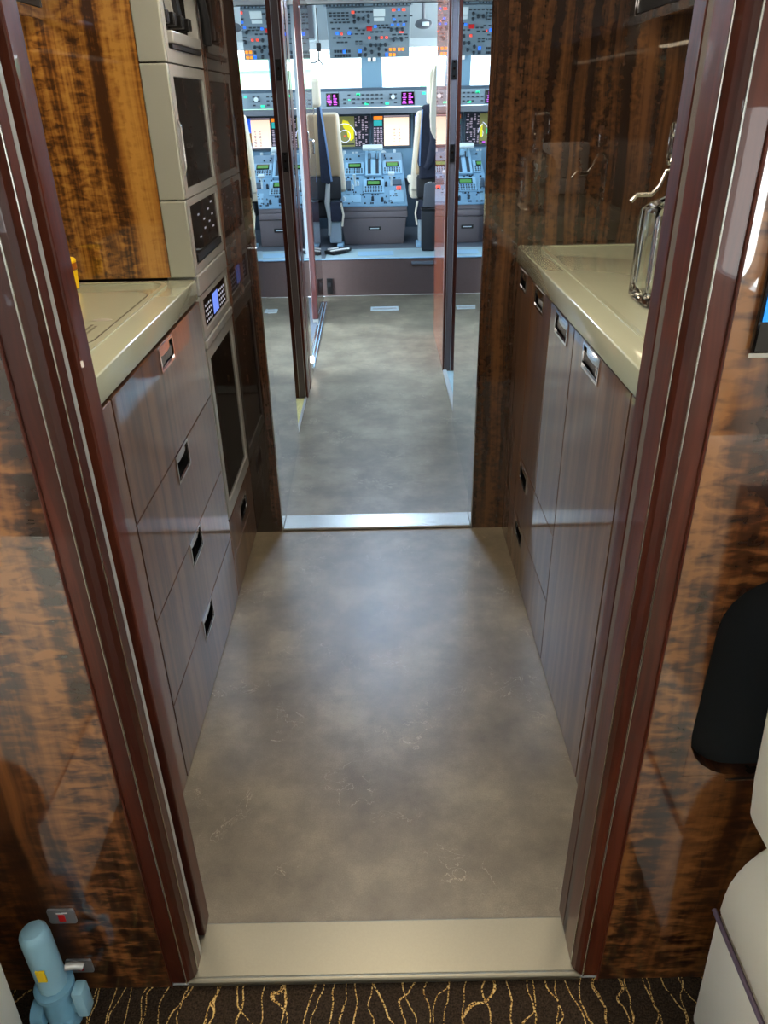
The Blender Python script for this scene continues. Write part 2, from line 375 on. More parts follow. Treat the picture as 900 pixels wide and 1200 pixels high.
# niche box and screen in right bulkhead
n_ = thing('magazine_niche', (.7, .84, .56), 'tall black recessed pocket with rounded corners low in right bulkhead', 'niche')
def rrect(x0, x1, z0, z1, r, n=6):
    out = []
    for cx, cz, a0 in ((x1 - r, z0 + r, -90), (x1 - r, z1 - r, 0), (x0 + r, z1 - r, 90), (x0 + r, z0 + r, 180)):
        for i in range(n + 1):
            a = math.radians(a0 + 90 * i / n); out.append((cx + r * math.cos(a), cz + r * math.sin(a)))
    return out
def ring_poly(b, po, pi, axis, a, c):
    """frame between two outlines with the same number of points"""
    def P(p, q): return {'x': (q, p[0], p[1]), 'y': (p[0], q, p[1]), 'z': (p[0], p[1], q)}[axis]
    t = bmesh.new(); n = len(po)
    oa = [t.verts.new(P(p, a)) for p in po]; ia = [t.verts.new(P(p, a)) for p in pi]; oc = [t.verts.new(P(p, c)) for p in po]; ic = [t.verts.new(P(p, c)) for p in pi]
    for k in range(n):
        j = (k + 1) % n
        t.faces.new((oa[k], oa[j], ia[j], ia[k])); t.faces.new((oc[k], ic[k], ic[j], oc[j])); t.faces.new((oa[k], oc[k], oc[j], oa[j])); t.faces.new((ia[k], ia[j], ic[j], ic[k]))
    bmesh.ops.recalc_face_normals(t, faces=t.faces); b._merge(t); return b
def square_pts(x0, x1, z0, z1, n=6):
    out = []
    for (cx, cz), (d0, d1) in (((x1, z0), ((-1, 0), (0, 1))), ((x1, z1), ((0, -1), (-1, 0))), ((x0, z1), ((1, 0), (0, -1))), ((x0, z0), ((0, 1), (1, 0)))):
        for i in range(n + 1):
            out.append((cx, cz))
    return out
def corner_fill(x0, x1, z0, z1, r, y0, y1, n=6):
    b = B(); P = rrect(x0, x1, z0, z1, r, n); C = ((x1, z0), (x1, z1), (x0, z1), (x0, z0))
    for k in range(4):
        arc = P[k * (n + 1):(k + 1) * (n + 1)]
        b.prism([C[k]] + arc, 'y', y0, y1)
    return b
mk('corner_fillet', corner_fill(.4625, .9595, .5535, .9295, .085, .8402, .93), 'walnut_bulkhead', wr_)
mk('back_panel', B().prism(rrect(.4635, .9585, .5545, .9285, .088), 'y', .862, .866), 'hollow', n_)
mk('lower_lip', B().box(.53, .90, .834, .8385, .5475, .5500), 'chrome', n_)
t = thing('wall_screen', (.6, .84, 1.24), 'flat screen showing plain blue, at right edge of right bulkhead', 'screen')
mk('bezel', B().box(.419, .86, .830, .8395, 1.242, 1.56, r=.003), 'black_gloss', t)
mk('display', B().box(.423, .856, .8285, .8295, 1.278, 1.55), 'screen_blue', t)
mk('chrome_edge', B().box(.417, .862, .832, .8395, 1.2365, 1.2415), 'chrome', t)
# placards on left bulkhead
def placard(px, pz, label):
    t = thing('placard', (px, .84, pz), label, 'placard', 'extinguisher placards on the left bulkhead')
    mk('plate', B().prism(rrect(px - .024, px + .024, pz - .019, pz + .019, .004, 3), 'y', .8355, .8392), 'placard', t)
    mk('cylinder_symbol', B().prism(rrect(px - .006, px + .006, pz - .013, pz + .006, .002, 2), 'y', .8348, .8353), 'red', t)
    mk('nozzle_symbol', B().box(px - .008, px + .004, .8348, .8353, pz + .008, pz + .011).box(px + .003, px + .012, .8348, .8353, pz + .0095, pz + .0125), 'white', t)
placard(-.594, .231, 'small grey extinguisher placard, upper one, on left bulkhead')
placard(-.594, .080, 'small grey extinguisher placard, lower one near the carpet')

# ---- cabin behind (seen in reflections)
def cabin_wall(sg):
    X = sg * 1.25; nm = 'left' if sg < 0 else 'right'
    wys = [-3.25, -2.15, -1.05, .05]
    b = B(); zs0, zs1 = .92, 1.48; edges = [-4.2] + sum([[y - .19, y + .19] for y in wys], []) + [.83]
    b.box(X, X + sg * .04, -4.2, .83, 0, zs0).box(X, X + sg * .04, -4.2, .83, zs1, 2.2)
    for i in range(0, len(edges) - 1, 2): b.box(X, X + sg * .04, edges[i], edges[i + 1], zs0, zs1)
    o = struct('wall_' + nm, b, 'cabin_lining', 'pale cabin side lining with windows on the %s' % nm)
    for y in wys:
        mk('window_rim', ring_poly(B(), rrect(y - .21, y + .21, zs0 - .02, zs1 + .02, .14), rrect(y - .17, y + .17, zs0 + .015, zs1 - .015, .12), 'x', X - sg * .02, X - sg * .0005), 'white', o)
cabin_wall(-1); cabin_wall(1)
struct('wall_back', B().box(-1.3, 1.3, -4.24, -4.2, 0, 2.2), 'cabin_lining', 'pale aft end of the cabin')
def ceil_light(name, x0, x1, y0, y1, z, mat, label):
    t = thing(name, ((x0 + x1) / 2, (y0 + y1) / 2, z), label, 'ceiling light')
    mk('diffuser', B().box(x0, x1, y0, y1, z - .012, z - .004, r=.003), mat, t)
    mk('housing', B().ring('z', z - .013, z - .001, (x0 - .015, x1 + .015, y0 - .015, y1 + .015), (x0 - .001, x1 + .001, y0 - .001, y1 + .001)), 'alloy', t)
ceil_light('ceiling_light', -.75, -.60, -3.6, .3, 2.2, 'lamp_neutral', 'long cabin ceiling light strip on the left')
ceil_light('ceiling_light', .60, .75, -3.6, .3, 2.2, 'lamp_neutral', 'long cabin ceiling light strip on the right')
ceil_light('ceiling_light', -.28, .24, 1.2, 2.2, H, 'lamp_warm', 'warm light panel in the galley ceiling')
ceil_light('ceiling_light', -.12, .08, 4.0, 4.4, H, 'lamp_cool_fill', 'added cool fill panel in the corridor ceiling nearest the galley')  # unseen fill, added to brighten the corridor floor
ceil_light('ceiling_light', -.12, .08, 5.0, 5.5, H, 'lamp_cool_fill', 'added cool fill panel in the corridor ceiling nearest the flight deck')  # second unseen fill, added for cool brightness near the step

def club_seat(x0, x1, y0, y1, label, facing=1):
    """cream cabin armchair ; facing=1 backrest on the +y side"""
    t = thing('cabin_seat', ((x0 + x1) / 2, (y0 + y1) / 2, 0), label, 'armchair', 'cream cabin armchairs')
    mk('seat_shell', B().box(x0, x1, y0, y1, .02, .36, r=.05, seg=3), 'leather_side', t, smooth=True)
    mk('seat_cushion', B().box(x0 + .1, x1 - .1, y0 + .03, y1 - .1, .365, .5, r=.05, seg=3), 'leather', t, smooth=True)
    ya, yb = (y1 - .16, y1) if facing > 0 else (y0, y0 + .16)
    mk('backrest', B().box(x0 + .03, x1 - .03, ya, yb, .365, 1.1, r=.07, seg=4), 'leather', t, smooth=True)
    mk('armrest', B().box(x0, x0 + .1, y0 + .1, y1 - .18, .365, .62, r=.04, seg=3), 'leather', t, smooth=True)
    mk('armrest', B().box(x1 - .1, x1, y0 + .1, y1 - .18, .365, .62, r=.04, seg=3), 'leather', t, smooth=True)
    return t
club_seat(.55, 1.2, -1.3, -.6, 'cream leather cabin armchair behind the viewpoint on the right, seen in reflection', -1)
club_seat(-1.2, -.55, -1.3, -.6, 'cream leather cabin armchair behind the viewpoint on the left, seen in reflection', -1)

# seat at lower right corner
t = thing('cabin_seat', (.85, .45, 0), 'cream leather armchair with dark piping at lower right corner', 'armchair', 'cream cabin armchairs')
mk('seat_shell', B().prism([(.545, .004), (.53, .32), (1.2, .32), (1.2, .004)], 'y', .05, .765, r=.012), 'leather_side', t, smooth=True)
pts = []
sh = [(.532, .326)] + [(.532 + .17 * (1 - math.cos(a)), .37 + .17 * math.sin(a)) for a in (math.radians(9 * i) for i in range(11))] + [(1.2, .54), (1.2, .326)]
mk('side_bolster', B().prism(sh, 'y', .05, .763, r=.008, seg=3), 'leather', t, smooth=True)
mk('dark_piping', B().tube([(.5285, .766, .323), (.5285, .6, .323), (.5285, .3, .323), (.5285, .05, .323)], .0045, 8), 'piping', t, label='dark purple piping')
bb = B(); bb.prism([(.508, .66), (.518, .585), (.535, .555), (.57, .5415), (1.15, .5415), (1.15, 1.02), (.495, 1.02), (.497, .80)], 'y', .56, .745, r=.010, seg=3)
mk('backrest', bb, 'leather', t, smooth=True)
# seat at lower left corner
t = thing('cabin_seat', (-.95, .4, 0), 'cream armchair just entering at lower left corner beside blue device', 'armchair', 'cream cabin armchairs')
mk('seat_shell', B().prism([(-.665, .004), (-.648, .355), (-1.2, .355), (-1.2, .004)], 'y', .0, .745, r=.012), 'leather_side', t, smooth=True)
mk('side_bolster', B().prism([(-.640, .362), (-.62, .40), (-.62, .44), (-.64, .50), (-.70, .53), (-1.2, .54), (-1.2, .362)], 'y', .0, .743, r=.008, seg=3), 'leather', t, smooth=True)
mk('dark_piping', B().tube([(-.642, .748, .3585), (-.642, .4, .3585), (-.642, .0, .3585)], .0045, 8), 'piping', t, label='dark purple piping')

# blue device on the carpet
bx_, by_ = -.612, .78
t = thing('pump', (bx_, by_, -.004), 'light blue plastic motor-like device with yellow tag standing on carpet at left', 'device')
mk('motor_body', B().lathe([(.025, .128), (.025, .262), (.0235, .274), (.018, .281), (.007, .284)], (bx_, by_, 0), 12), 'blue_plastic_light', t, smooth=True)
mk('flange', B().lathe([(.020, .112), (.034, .113), (.034, .124), (.025, .1275)], (bx_, by_, 0), 28), 'blue_plastic', t, smooth=True)
mk('lower_housing', B().lathe([(.018, .004), (.028, .010), (.030, .055), (.027, .085), (.022, .111)], (bx_, by_, 0), 20), 'blue_plastic', t, smooth=True)
mk('inlet_pipe', B().tube([(bx_ - .026, by_ - .005, .05), (bx_ - .048, by_ - .005, .05)], .024, 20), 'blue_plastic', t, smooth=True)
mk('outlet_pipe', B().tube([(bx_ + .012, by_ - .018, .035), (bx_ + .014, by_ - .042, .030)], .015, 18), 'blue_plastic', t, smooth=True)
mk('bracket_arm', B().box(bx_ + .033, bx_ + .055, by_ - .018, by_ + .012, .045, .118, r=.006), 'blue_plastic_light', t, smooth=True)
mk('bracket_web', B().box(bx_ + .024, bx_ + .036, by_ - .012, by_ + .006, .05, .08, r=.003), 'blue_plastic', t, smooth=True)
mk('steel_lever', B().tube([(bx_ + .024, by_ + .010, .158), (bx_ + .040, by_ + .014, .154), (bx_ + .052, by_ + .016, .148)], .007, 12), 'alloy', t, smooth=True)
mk('yellow_tag', B().box(bx_ - .004, bx_ + .011, by_ - .0268, by_ - .0240, .175, .205), 'yellow', t)

# ================================================================ GALLEY, LEFT
def pull(parent, X, sg, yc, zc, w=.088, h=.055, curved=False):
    """recessed chrome pull; sg = direction out of the face towards the aisle"""
    y0, y1, z0, z1 = yc - w / 2, yc + w / 2, zc - h / 2, zc + h / 2
    p = mk('recessed_pull', B().ring('x', X + sg * .0025, X - sg * .003, (y0 - .006, y1 + .006, z0 - .006, z1 + .006), (y0, y1, z0, z1)), 'chrome', parent, label='recessed chrome pull')
    c = B().ring('x', X - sg * .0005, X - sg * .019, (y0 + .0005, y1 - .0005, z0 + .0005, z1 - .0005), (y0 + .003, y1 - .003, z0 + .003, z1 - .003))
    c.box(X - sg * .0155, X - sg * .019, y0 + .003, y1 - .003, z0 + .003, z1 - .003)
    mk('cup', c, 'black_gloss', p)
    mk('grip_lip', B().prism([(y0 + .003, z1 - .003), (y1 - .003, z1 - .003), (y1 - .003, z1 - .016), (yc + w * .2, z1 - .022), (yc - w * .2, z1 - .022), (y0 + .003, z1 - .016)], 'x', X - sg * .002, X - sg * .006), 'chrome', p)
    return p
def front(name, parent, X, sg, y0, y1, z0, z1, mat, hole=None, th=.02):
    b = B()
    if hole:
        b.ring('x', X, X - sg * th, (y0, y1, z0, z1), hole)
    else:
        b.box(X, X - sg * th, y0, y1, z0, z1, r=.0012, seg=1)
    return mk(name, b, mat, parent)
def door(name, parent, X, sg, y0, y1, z0, z1, mat, yc=None, zc=None, w=.088, h=.055):
    g = .0022
    if yc is None:
        return front(name, parent, X, sg, y0 + g, y1 - g, z0 + g, z1 - g, mat)
    d = front(name, parent, X, sg, y0 + g, y1 - g, z0 + g, z1 - g, mat, (yc - w / 2 - .002, yc + w / 2 + .002, zc - h / 2 - .002, zc + h / 2 + .002))
    pull(d, X, sg, yc, zc, w, h); return d
XL, XR = -.515, .462
cab = thing('base_cabinet', (-.78, 1.6, 0), 'glossy walnut base cabinet with stacked drawers under left worktop', 'cabinet')
mk('carcass', B().box(XL - .0215, -1.055, .98, 2.148, .006, 1.018), 'dark_backing', cab)
door('end_panel', cab, XL, 1, .99, 1.352, .004, 1.018, 'walnut_drawer')
door('drawer', cab, XL, 1, 1.354, 2.15, .742, 1.018, 'walnut_drawer', 1.757, .983, .115, .048)
door('drawer', cab, XL, 1, 1.354, 2.15, .490, .742, 'walnut_drawer', 1.75, .705, .115, .062)
door('drawer', cab, XL, 1, 1.354, 2.15, .243, .490, 'walnut_drawer', 1.75, .455, .115, .062)
door('drawer', cab, XL, 1, 1.354, 2.15, .004, .243, 'walnut_drawer', 1.75, .208, .115, .062)

ct = thing('worktop', (-.78, 1.6, 1.02), 'pale cream solid worktop with sink cover on the left', 'worktop')
def counter(parent, x_edge, x_wall, y0, y1, sg):
    mk('slab', B().box(x_edge, x_wall, y0, y1, 1.0225, 1.0765, r=.004, seg=3), 'counter', parent, smooth=True)
    # raised marine rim around a shallow tray
    a, c = sorted((x_edge + sg * .075, x_wall - sg * .05))
    b = B(); ring_poly(b, rrect(a - .012, c + .012, y0 + .05, y1 - .028, .05), rrect(a, c, y0 + .062, y1 - .04, .042), 'z', 1.0765, 1.0795)
    mk('rim', b, 'counter', parent)
counter(ct, -.515, -1.055, .985, 2.146, -1)
lid = mk('sink_cover', B().prism(rrect(-.96, -.60, 1.50, 2.0, .05), 'z', 1.0768, 1.0778), 'counter', ct)
mk('cover_gap', ring_poly(B(), rrect(-.9622, -.5978, 1.4978, 2.0022, .052), rrect(-.960, -.600, 1.50, 2.0, .05), 'z', 1.0765, 1.0772), 'joint', ct)
mk('finger_hole', B().lathe([(.026, 1.0779), (.024, 1.0783), (.016, 1.0780)], (0, 0, 0), 24, M=Matrix.Translation((-.635, 1.71, 0)) @ Matrix.Diagonal((.9, .42, 1, 1))), 'tower_trim', lid)
tx = B()
for r_ in range(2):
    y = 1.56
    while y < 1.66:
        wd = random.uniform(.006, .014); tx.box(-.628 - r_ * .012, -.634 - r_ * .012, y, y + wd, 1.0779, 1.0781); y += wd + .004
mk('engraved_text', tx, 'joint', lid, kind='stuff')
t = thing('beaker', (-.832, 2.05, 1.08), 'small yellow and amber cup at back of left worktop', 'cup')
mk('cup_body', B().lathe([(.026, .002), (.030, .05), (.031, .075), (.028, .078)], (-.832, 2.05, 1.078), 20), 'yellow', t, smooth=True)
mk('amber_band', B().lathe([(.0305, .050), (.0325, .052), (.0325, .066), (.0315, .068)], (-.832, 2.05, 1.078), 20), 'amber', t, smooth=True)

# tower
tw = thing('appliance_tower', (-.78, 2.37, 0), 'tall appliance column with pale metal trim beside left worktop', 'cabinet')
mk('back_panel', B().box(-.585, -1.055, 2.152, 2.165, 1.082, H), 'walnut_gold_lit', tw, label='glossy figured walnut splash panel, gold light put into its colour')
mk('carcass', B().box(-.60, -1.055, 2.166, 2.596, .004, H), 'dark_backing', tw)
mk('corner_trim', B().box(-.5155, -.584, 2.150, 2.166, 1.081, 1.279, r=.003), 'tower_trim', tw)
mk('corner_trim', B().box(-.5155, -.584, 2.150, 2.166, 1.282, 1.595, r=.003), 'tower_trim', tw)
mk('corner_trim', B().box(-.5155, -.584, 2.150, 2.166, 1.598, H, r=.003), 'tower_trim', tw)
mk('ledge', B().box(-.512, -.599, 2.168, 2.596, 1.026, 1.082, r=.004), 'alloy', tw)
def bezel(parent, z0, z1, iy0, iy1, iz0, iz1, mat='alloy', x=-.515, th=.03):
    return mk('bezel', B().ring('x', x, x - th, (2.168, 2.596, z0, z1), (iy0, iy1, iz0, iz1)), mat, parent)
# coffee machine on top
t = thing('coffee_machine', (-.55, 2.38, 1.598), 'built-in coffee machine with black spouts at top of appliance column', 'coffee machine')
bezel(t, 1.598, 1.98, 2.195, 2.575, 1.628, 1.95)
mk('inner_cavity', B().box(-.590, -.597, 2.195, 2.575, 1.628, 1.95), 'soft_black', t)
mk('drip_tray', B().box(-.505, -.585, 2.215, 2.555, 1.640, 1.668, r=.004), 'alloy', t)
mk('tray_grille', B().box(-.510, -.585, 2.215, 2.565, 1.629, 1.639), 'black', t)
for k, y in enumerate((2.25, 2.33, 2.42, 2.51)):
    mk('spout', B().box(-.520, -.560, y - .016, y + .016, 1.685, 1.715, r=.003), 'black', t)
for k, (y, w_) in enumerate(((2.27, .016), (2.36, .012), (2.45, .02))):
    mk('lever_arm', B().prism([(-.53, 1.70), (-.55, 1.72), (-.58, 1.93), (-.555, 1.93)], 'y', y - w_, y + w_), ('soft_black', 'alloy', 'soft_black')[k], t)
mk('handle', B().tube([(-.495, 2.60, 1.66), (-.49, 2.575, 1.72), (-.50, 2.53, 1.84), (-.52, 2.49, 1.95)], .013, 10), 'soft_black', t, smooth=True)
# oven
t = thing('oven', (-.55, 2.38, 1.282), 'built-in oven with dark glass door in a steel frame, middle of appliance column', 'oven')
mk('door_frame', B().ring('x', -.515, -.54, (2.168, 2.596, 1.283, 1.594), (2.20, 2.57, 1.305, 1.568)), 'alloy', t)
mk('glass', B().box(-.519, -.538, 2.201, 2.569, 1.306, 1.567), 'glass_dark', t)
mk('handle', B().tube([(-.514, 2.181, 1.34), (-.508, 2.181, 1.36), (-.508, 2.181, 1.45), (-.514, 2.181, 1.47)], .004, 8), 'chrome', t, smooth=True)
mk('body', B().box(-.541, -.598, 2.17, 2.594, 1.284, 1.593), 'dark_backing', t)
# control panel
t = thing('control_panel', (-.55, 2.38, 1.085), 'black touch control panel in steel frame directly above worktop level', 'control panel')
mk('bezel', B().ring('x', -.515, -.54, (2.168, 2.596, 1.085, 1.280), (2.192, 2.572, 1.108, 1.262)), 'alloy', t)
mk('glass', B().box(-.519, -.538, 2.193, 2.571, 1.109, 1.261), 'glass_dark', t)
g_ = B()
for (y, z) in ((2.29, 1.225), (2.29, 1.165), (2.36, 1.205), (2.36, 1.18), (2.43, 1.225), (2.43, 1.19), (2.48, 1.24), (2.48, 1.205), (2.48, 1.17)):
    for q in range(3): g_.box(-.5186, -.5189, y + q * .008, y + q * .008 + .0035, z, z + .005)
mk('touch_icons', g_, 'lit_dim', t, kind='stuff')
mk('brow_slat', B().box(-.5135, -.5185, 2.21, 2.56, 1.112, 1.132), 'soft_black', t)
mk('body', B().box(-.541, -.598, 2.17, 2.594, 1.086, 1.279), 'dark_backing', t)
# keypad unit and lower appliance
t = thing('chiller', (-.55, 2.38, .30), 'tall lower appliance with lit blue keypad and long dark glass door', 'chiller')
mk('keypad_bezel', B().ring('x', -.515, -.54, (2.168, 2.596, .90, 1.024), (2.20, 2.575, .922, 1.008)), 'alloy', t)
kp = mk('keypad', B().box(-.519, -.538, 2.201, 2.574, .923, 1.007), 'black_gloss', t)
mk('lcd_window', B().box(-.5183, -.5189, 2.345, 2.425, .932, .992), 'lcd', kp, label='lit blue display')
ks = B()
for i in range(4):
    for j in range(4):
        ks.box(-.5183, -.5189, 2.235 + i * .024, 2.245 + i * .024, .934 + j * .015, .940 + j * .015)
        ks.box(-.5183, -.5189, 2.445 + i * .026, 2.456 + i * .026, .934 + j * .015, .940 + j * .015)
mk('keys', ks, 'lit_dim', kp, kind='stuff')
mk('sill_rail', B().box(-.511, -.54, 2.168, 2.596, .872, .897, r=.003), 'alloy', t)
dr = mk('door_frame', B().ring('x', -.515, -.54, (2.168, 2.596, .300, .868), (2.20, 2.565, .345, .835)), 'alloy', t)
mk('glass', B().box(-.520, -.538, 2.201, 2.564, .346, .834), 'glass_dark', dr)
mk('body', B().box(-.541, -.598, 2.17, 2.594, .302, 1.022), 'dark_backing', t)
# drawers under it
t = thing('drawer_unit', (-.55, 2.38, .0), 'pair of narrow walnut drawers under the dark glass appliance', 'drawers')
door('drawer', t, XL, 1, 2.152, 2.598, .152, .296, 'walnut_drawer', 2.40, .225, .115, .055)
door('drawer', t, XL, 1, 2.152, 2.598, .004, .152, 'walnut_drawer')
mk('body', B().box(-.537, -.598, 2.17, 2.594, .004, .295), 'dark_backing', t)

# upper cabinets
def upper(sg, y0, y1, label):
    X = .79 * sg if sg < 0 else .76
    t = thing('upper_cabinet', (X, (y0 + y1) / 2, 1.70), label, 'cabinet')
    Xw = sg * 1.055
    mk('body', B().box(X + sg * .012, Xw, y0, y1, 1.705, H), 'walnut_dark', t)
    mk('glass_door', B().box(X, X + sg * .010, y0 + .004, (y0 + y1) / 2 - .002, 1.712, H - .004), 'soft_black', t)
    mk('chrome_end', B().box(X - sg * .003, X - sg * .0002, y1 - .014, y1 - .004, 1.712, H - .004), 'chrome', t)
    mk('glass_door', B().box(X, X + sg * .010, (y0 + y1) / 2 + .002, y1 - .015, 1.712, H - .004), 'soft_black', t)
    mk('chrome_rail', B().box(X - sg * .004, X + sg * .012, y0, y1, 1.686, 1.7105, r=.003), 'chrome', t)
    mk('light_strip', B().box(X + sg * .014, X + sg * .036, y0 + .10, y1 - .04, 1.7005, 1.7045), 'lamp_led', t, label='warm light strip')
    return t
upper(-1, .985, 2.148, 'dark glass upper cabinet with chrome lower rail above left worktop')
upper(1, .985, 2.598, 'dark glass upper cabinet with chrome lower rail above right worktop')

# ================================================================ GALLEY, RIGHT
cab = thing('base_cabinet', (.76, 1.8, 0), 'glossy walnut base cabinet with doors and small drawers under right worktop', 'cabinet')
mk('carcass', B().box(XR + .0215, 1.055, .98, 2.598, .006, 1.018), 'dark_backing', cab)
door('end_panel', cab, XR, -1, .99, 1.325, .004, 1.018, 'walnut_drawer')
door('door', cab, XR, -1, 1.327, 1.782, .004, 1.018, 'walnut_drawer', 1.613, .984, .13, .048)
door('door', cab, XR, -1, 1.784, 2.055, .437, 1.018, 'walnut_drawer', 1.915, .984, .13, .048)
door('door', cab, XR, -1, 2.057, 2.33, .437, 1.018, 'walnut_drawer', 2.215, .984, .12, .048)
door('door', cab, XR, -1, 2.332, 2.598, .437, 1.018, 'walnut_drawer', 2.48, .984, .10, .048)
door('drawer', cab, XR, -1, 1.784, 2.598, .217, .437, 'walnut_drawer', 2.245, .395, .11, .055)
door('drawer', cab, XR, -1, 1.784, 2.598, .004, .217, 'walnut_drawer', 2.25, .178, .11, .055)
ct = thing('worktop', (.76, 1.8, 1.02), 'pale cream solid worktop carrying glass decanter on the right', 'worktop')
counter(ct, .455, 1.055, .985, 2.597, 1)

# decanter
bx_, by_ = .660, 1.775
t = thing('decanter', (bx_, by_, 1.08), 'square clear glass decanter standing on right worktop beside door frame', 'decanter')
b = B(); hw = .066
prof = [(hw - .006, 0.0), (hw, .006), (hw, .195), (hw - .008, .214), (.030, .226), (.020, .236), (.018, .275), (.024, .282)]
tb = bmesh.new(); rings = []
def sq(h, z, rc):
    pts_ = []
    for cx, cy, a0 in ((h - rc, -h + rc, -90), (h - rc, h - rc, 0), (-h + rc, h - rc, 90), (-h + rc, -h + rc, 180)):
        for i in range(4):
            a = math.radians(a0 + 90 * i / 3); pts_.append(tb.verts.new((bx_ + cx + rc * math.cos(a), by_ + cy + rc * math.sin(a), 1.0800 + z)))
    return pts_
rings = [sq(h, z, min(.012 if z < .21 else h * .98, h * .98)) for h, z in prof]
inner = [(.010, .281), (.012, .24), (.02, .222), (hw - .02, .205), (hw - .012, .19), (hw - .011, .03), (hw - .022, .018)]
rings += [sq(h, z, min(.010 if z < .21 else h * .98, h * .98)) for h, z in inner]
for k in range(len(rings) - 1):
    for i in range(16): tb.faces.new((rings[k][i], rings[k][(i + 1) % 16], rings[k + 1][(i + 1) % 16], rings[k + 1][i]))
tb.faces.new(rings[0][::-1]); tb.faces.new(rings[-1])
bmesh.ops.recalc_face_normals(tb, faces=tb.faces); b._merge(tb)
mk('glass_body', b, 'glass', t, smooth=True)
mk('stopper', B().box(bx_ - .033, bx_ + .033, by_ - .033, by_ + .033, 1.375, 1.452, r=.008).cyl((bx_, by_, 1.35), (bx_, by_, 1.3745), .0075, 12), 'glass', t, smooth=True)

# tap
tx_, ty_ = .80, 2.24
t = thing('tap', (tx_, ty_, 1.08), 'slim bent metal tap with ribbed lever above right worktop', 'tap')
mk('column', B().cyl((tx_ + .03, ty_, 1.0800), (tx_ + .03, ty_, 1.30), .010, 14), 'chrome', t, smooth=True)
mk('spout', B().tube([(tx_ + .03, ty_, 1.30), (tx_ + .005, ty_, 1.326), (tx_ - .012, ty_, 1.322), (tx_ - .026, ty_, 1.283), (tx_ - .045, ty_, 1.262), (tx_ - .085, ty_, 1.262), (tx_ - .10, ty_, 1.245)], .0065, 12), 'steel', t, smooth=True)
lv = mk('lever', B().box(tx_ - .016, tx_ + .012, ty_ - .010, ty_ + .010, 1.335, 1.415, r=.004), 'chrome', t, smooth=True)
mk('rib', B().box(tx_ - .012, tx_ - .008, ty_ - .0118, ty_ - .0102, 1.34, 1.41).box(tx_ - .004, tx_, ty_ - .0118, ty_ - .0102, 1.34, 1.41).box(tx_ + .004, tx_ + .008, ty_ - .0118, ty_ - .0102, 1.34, 1.41), 'black', lv)
# woven box (seen mirrored in the splash panel)
t = thing('storage_box', (.90, 1.10, 1.08), 'grey woven box on near end of right worktop, seen mirrored in dark panel', 'box')
mk('body', B().box(.78, 1.03, 1.06, 1.14, 1.0800, 1.155, r=.006), 'grey_weave', t, smooth=True)
mk('lid', B().box(.775, 1.035, 1.055, 1.145, 1.156, 1.31, r=.008), 'grey_weave', t, smooth=True)

# ================================================================ CORRIDOR
struct('wall_front', B().box(-1.12, -.414, 2.6005, 2.72, 0, H), 'walnut_dark', 'dark glossy veneer stile left of the corridor opening')
struct('wall_front', B().box(.344, 1.12, 2.6005, 2.72, 0, H), 'walnut_splash', 'dark striped veneer panel behind the right worktop')
struct('trim_3', B().box(-.4135, -.409, 2.602, 2.722, .0, H), 'mirror', 'mirror-polished reveal on the left of the corridor opening')
struct('trim_4', B().box(.339, .3435, 2.602, 2.722, .0, H), 'mirror', 'mirror-polished reveal on the right of the corridor opening')
def slab(x0, y0, x1, y1, th, z0=.0, z1=H):
    return B().hexa([(x0, y0, z0), (x1, y1, z0), (x1 + th, y1, z0), (x0 + th, y0, z0), (x0, y0, z1), (x1, y1, z1), (x1 + th, y1, z1), (x0 + th, y0, z1)])
struct('wall_left', slab(-.414, 2.7225, -.427, 3.50, -.03), 'mirror', 'tall mirror panel on left corridor side nearest the galley')
struct('wall_right', slab(.357, 2.7225, .364, 3.72, .03), 'mirror', 'tall mirror panel on right corridor side nearest the galley')
struct('wall_left', slab(-.446, 2.7225, -.460, 3.50, -.05), 'walnut_dark', 'backing of the left mirror panel')
struct('wall_right', slab(.389, 2.7225, .397, 3.72, .05), 'walnut_dark', 'backing of the right mirror panel')
# left lavatory doorway
struct('floor', B().box(-1.2, -.456, 3.5, 4.15, -.05, -.002), 'vestibule_carpet', 'beige patterned carpet inside the left side doorway')
struct('trim_5', B().box(-.455, -.441, 3.505, 4.15, .0005, .008, r=.002), 'alloy', 'thin bright metal sill of the left side doorway')
struct('wall_left', B().box(-1.24, -1.2, 2.73, 4.25, 0, H), 'walnut_dark', 'dark wall inside the left side doorway')
# posts with pocket door hardware
def post(x_in, sg, y0, y1, name, label):
    X = lambda d: x_in + sg * d
    o = struct(name, B().box(X(.001), X(.014), y0, y1, 0, H, r=.002).box(X(.052), X(.62), y0, y1, 0, H, r=.002), 'mahogany', label)
    mk('brown_channel', B().box(X(.015), X(.051), y0 + .006, y1, 0, H), 'console', o)
    mk('metal_bead', B().box(X(.0142), X(.0162), y0 - .0005, y0 + .005, 0, H), 'alloy', o)
    mk('metal_bead', B().box(X(.0502), X(.0522), y0 - .0005, y0 + .005, 0, H), 'alloy', o)
    for z in (1.235, 1.635):
        l_ = mk('latch_plate', B().box(X(.020), X(.046), y0 + .001, y0 + .0055, z - .035, z + .055, r=.002), 'black', o)
        mk('screw', B().cyl((X(.033), y0 + .0008, z - .02), (X(.033), y0 - .002, z - .02), .004, 10).cyl((X(.033), y0 + .0008, z + .015), (X(.033), y0 - .003, z + .015), .006, 10).cyl((X(.033), y0 + .0008, z + .045), (X(.033), y0 - .002, z + .045), .004, 10), 'chrome', l_)
    return o
post(-.434, -1, 4.152, 4.24, 'door_1', 'dark wood post with a brown channel and latch plates left of the corridor')
post(.378, 1, 4.602, 4.655, 'door_2', 'dark wood post with a brown channel and latch plates right of the corridor')
struct('wall_left', slab(-.434, 4.2425, -.443, 4.66, -.03), 'mirror', 'narrow mirror panel beyond the left wooden post')
